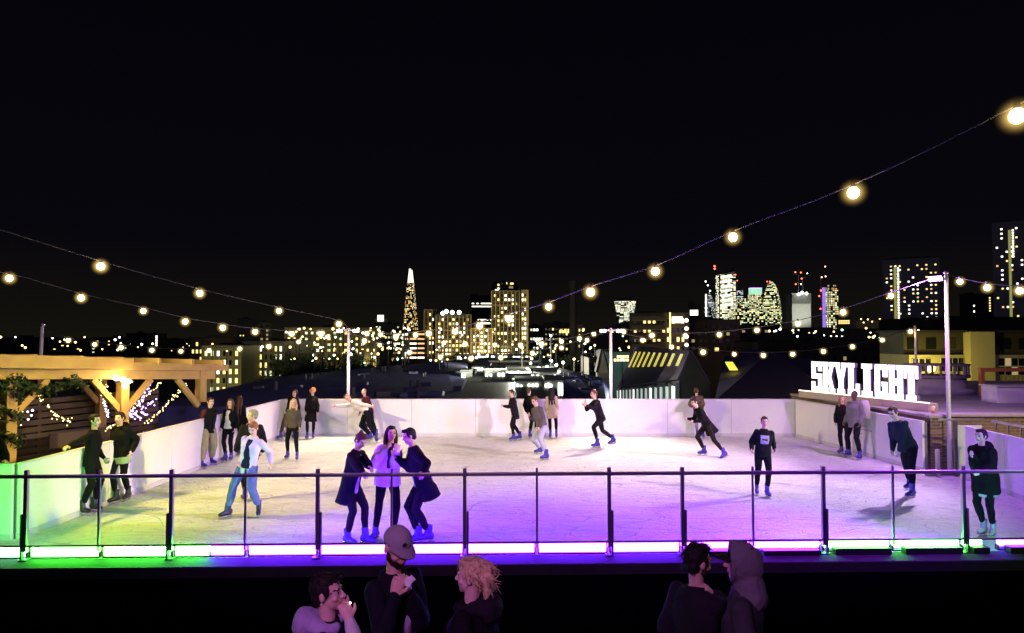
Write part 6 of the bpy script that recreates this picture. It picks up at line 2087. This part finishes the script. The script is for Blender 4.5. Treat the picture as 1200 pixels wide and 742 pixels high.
def tree_mesh(seed):
    r_ = random.Random(seed)
    tb, cb = BM(), BM()
    tube(tb, [(0, 0, 0), (.05, .02, 1.6), (.0, .05, 3.2), (.1, 0, 5)], [.26, .2, .15, .06], 8)
    clumps = []
    for i in range(11):
        a = r_.uniform(0, 6.28); h = r_.uniform(2.6, 6.2); R = r_.uniform(.5, 2.4) * (1.1 - abs(h - 4.2) / 4)
        c = V((math.cos(a) * R, math.sin(a) * R, h))
        clumps.append((c, r_.uniform(.7, 1.25)))
        tube(tb, [(0, 0, h * .55), c * .6 + V((0, 0, h * .2)), c], [.09, .05, .02], 5)
    for c, R in clumps:
        for j in range(130):
            d_ = V((r_.gauss(0, 1), r_.gauss(0, 1), r_.gauss(0, .8)))
            d_ = d_.normalized() * R * (r_.random() ** .4)
            leaf(cb, c + d_, r_.uniform(.10, .22), r_)
    ms = []
    for q, nm in ((tb, 'trunk'), (cb, 'crown')):
        me = bpy.data.meshes.new(nm); q.to_mesh(me); q.free(); ms.append(me)
    ms[0].materials.append(bark); ms[1].materials.append(leaf_m)
    return ms


TM = [tree_mesh(s_) for s_ in (3, 8, 21)]
for i, (px, ytop, D, sc) in enumerate(((338, 414, 78, 1.0), (357, 408, 84, 1.15), (378, 411, 80, 1.1), (398, 408, 88, 1.2), (418, 413, 84, 1.0), (437, 416, 92, .95), (322, 428, 74, .8), (462, 414, 110, 1.0), (545, 413, 125, .9), (528, 412, 130, .9), (630, 408, 120, .9), (648, 404, 130, 1.0), (678, 411, 110, 1.0), (660, 414, 105, .8))):
    p = at(px, ytop, D)
    ztree = p.z - 6.9 * sc
    root = thing('tree', 'dark leafy tree beyond the navy roofs' if px < 500 else 'dark leafy tree by the bright yard', 'tree', V((p.x, D, GZC)), rnd.uniform(0, 6), 'trees beyond the navy roofs' if px < 500 else 'trees by the bright yard')
    hs = (p.z - GZC) / 6.9
    put('trunk', TM[i % 3][0], None, root, (0, 0, 0), (sc * 1.1, sc * 1.1, hs))
    put('crown', TM[i % 3][1], None, root, (0, 0, (p.z - GZC) - 7.0 * sc * 1.0), (sc * 1.25, sc * 1.25, sc))
# ------------------------------------------------------------------ lamps: fittings of the place and added unseen spots
# rink floods: twin-head poles, violet flood on the tall pole
for key in ('a', 'b'):
    p = POLE[key]
    lamp('SPOT', p + V((0, -.25, -.05)), (1, .78, .50), 1350, p + V((0, -2.6, -3.3)), .12, 92, 1.0)
for key in ('a', 'b'):
    p = POLE[key]
    lamp('POINT', V((p.x, p.y - .55, 2.2)), (1, .86, .66), 30, None, .08)  # added lamp with no fitting, brightening the pole shaft
p = POLE['c']
lamp('SPOT', p + V((-.40, -.25, -.16)), (.90, .58, 1.0), 2900, V((-1.5, 18.5, 0)), .10, 82, 1.0)
lamp('SPOT', p + V((-.40, -.30, -.16)), (.92, .72, 1.0), 1700, V((6.6, 13.6, 0)), .10, 58, 1.0)
lamp('POINT', p + V((-.55, .25, -.35)), (.55, .18, 1.0), 800, None, .1)
# added unseen spots past both ends of the railing, aimed at the far half
lamp('SPOT', V((12.2, 9.4, 6.6)), (1.0, .72, .92), 9400, V((-1.5, 21.5, .6)), .2, 54, 1.0)
lamp('SPOT', V((-12.2, 9.4, 6.6)), (1.0, .80, .42), 9600, V((1.5, 21.5, .6)), .2, 54, 1.0)
# added violet and green spots with no fittings, aimed at the near half
lamp('SPOT', V((10.6, 8.7, 5.2)), (.30, .006, 1.0), 14000, V((2.6, 11.3, 0)), .15, 46, 1.0)
lamp('SPOT', V((-10.6, 8.7, 5.2)), (.30, .006, 1.0), 10000, V((2.2, 11.3, 0)), .15, 46, 1.0)
lamp('SPOT', V((-7.3, 8.4, 2.5)), (.18, 1.0, .0), 430, V((-7.2, 12.4, .1)), .15, 58, 1.0)
lamp('SPOT', V((9.4, 8.3, 2.4)), (.45, 1.0, .15), 260, V((6.3, 11.0, .0)), .15, 60, 1.0)
# unseen violet spot washing the people on this side of the railing
lamp('SPOT', V((-1.5, -.8, 5.2)), (.84, .27, .92), 820, V((-.6, 4.6, 1.6)), .25, 60, .8)
lamp('SPOT', V((12.2, 9.4, 6.4)), (1.0, .80, .50), 2600, V((11.3, 17.0, .7)), .2, 50, 1.0)  # added unseen warm spot for the brick wall by the gate
# added unseen warm spot from the gate side, thrown onto the left barrier
lamp('SPOT', V((12.0, 9.2, 5.5)), (1.0, .84, .20), 15000, V((-7.7, 13.6, .5)), .2, 19, 1.0)
# pergola
lamp('POINT', pgp(3.4, -.35, 2.15), (1, .68, .28), 40, None, .08)
lamp('SPOT', pgp(1.5, -3.0, 3.9), (1, .72, .20), 260, pgp(2.5, 0, 2.4), .2, 110, .8)
lamp('SPOT', V((-9.2, 12.0, 4.6)), (1.0, .76, .08), 1500, V((-4.9, 13.0, 0)), .15, 72, 1.0)
# sign wash, yellow wall
lamp('SPOT', at(1110, 448, 38), (1, .86, .16), 480, at(1150, 428, 44), .3, 105, .8)
lamp('POINT', at(1091, 432, 42.5), (1, .8, .2), 260, None, .2)
# street light on the far fronts
def wash(px, py, D, dist, col, P, ang=100):
    t = at(px, py, D)
    q = t + V((0, -dist, -dist * .35))
    q.z = max(q.z, GZC + 3)
    lamp('SPOT', q, col, P, t, 1.5, ang, .8)
wash(592, 395, 570, 60, (1, .85, .4), 120000, 110)
wash(530, 400, 560, 60, (1, .85, .4), 100000, 110)
wash(455, 398, 300, 40, (1, .8, .35), 16000, 120)
wash(385, 402, 260, 40, (1, .85, .35), 28000, 130)
wash(262, 432, 82, 14, (1, .9, .4), 1200, 130)
wash(312, 425, 88, 14, (1, .9, .4), 1200, 130)
wash(772, 392, 150, 20, (1, .8, .4), 3500, 120)
wash(939, 362, 1700, 90, (.95, 1, .85), 420000, 70)
lamp('POINT', at(606, 436, 57), (1, .98, .8), 11000, None, .3)
lamp('POINT', at(640, 425, 85), (1, .97, .75), 8000, None, .4)
lamp('POINT', at(570, 430, 85), (1, .97, .75), 9000, None, .4)
lamp('POINT', at(735, 455, 54), (.85, 1, .92), 700, None, .4)
# moonlight
d = bpy.data.lights.new('moon', 'SUN')
d.energy, d.angle, d.color = .16, math.radians(.5), (.55, .55, 1.0)
o = bpy.data.objects.new('moon', d)
C.objects.link(o)
o.rotation_euler = (math.radians(38), math.radians(-18), 0)
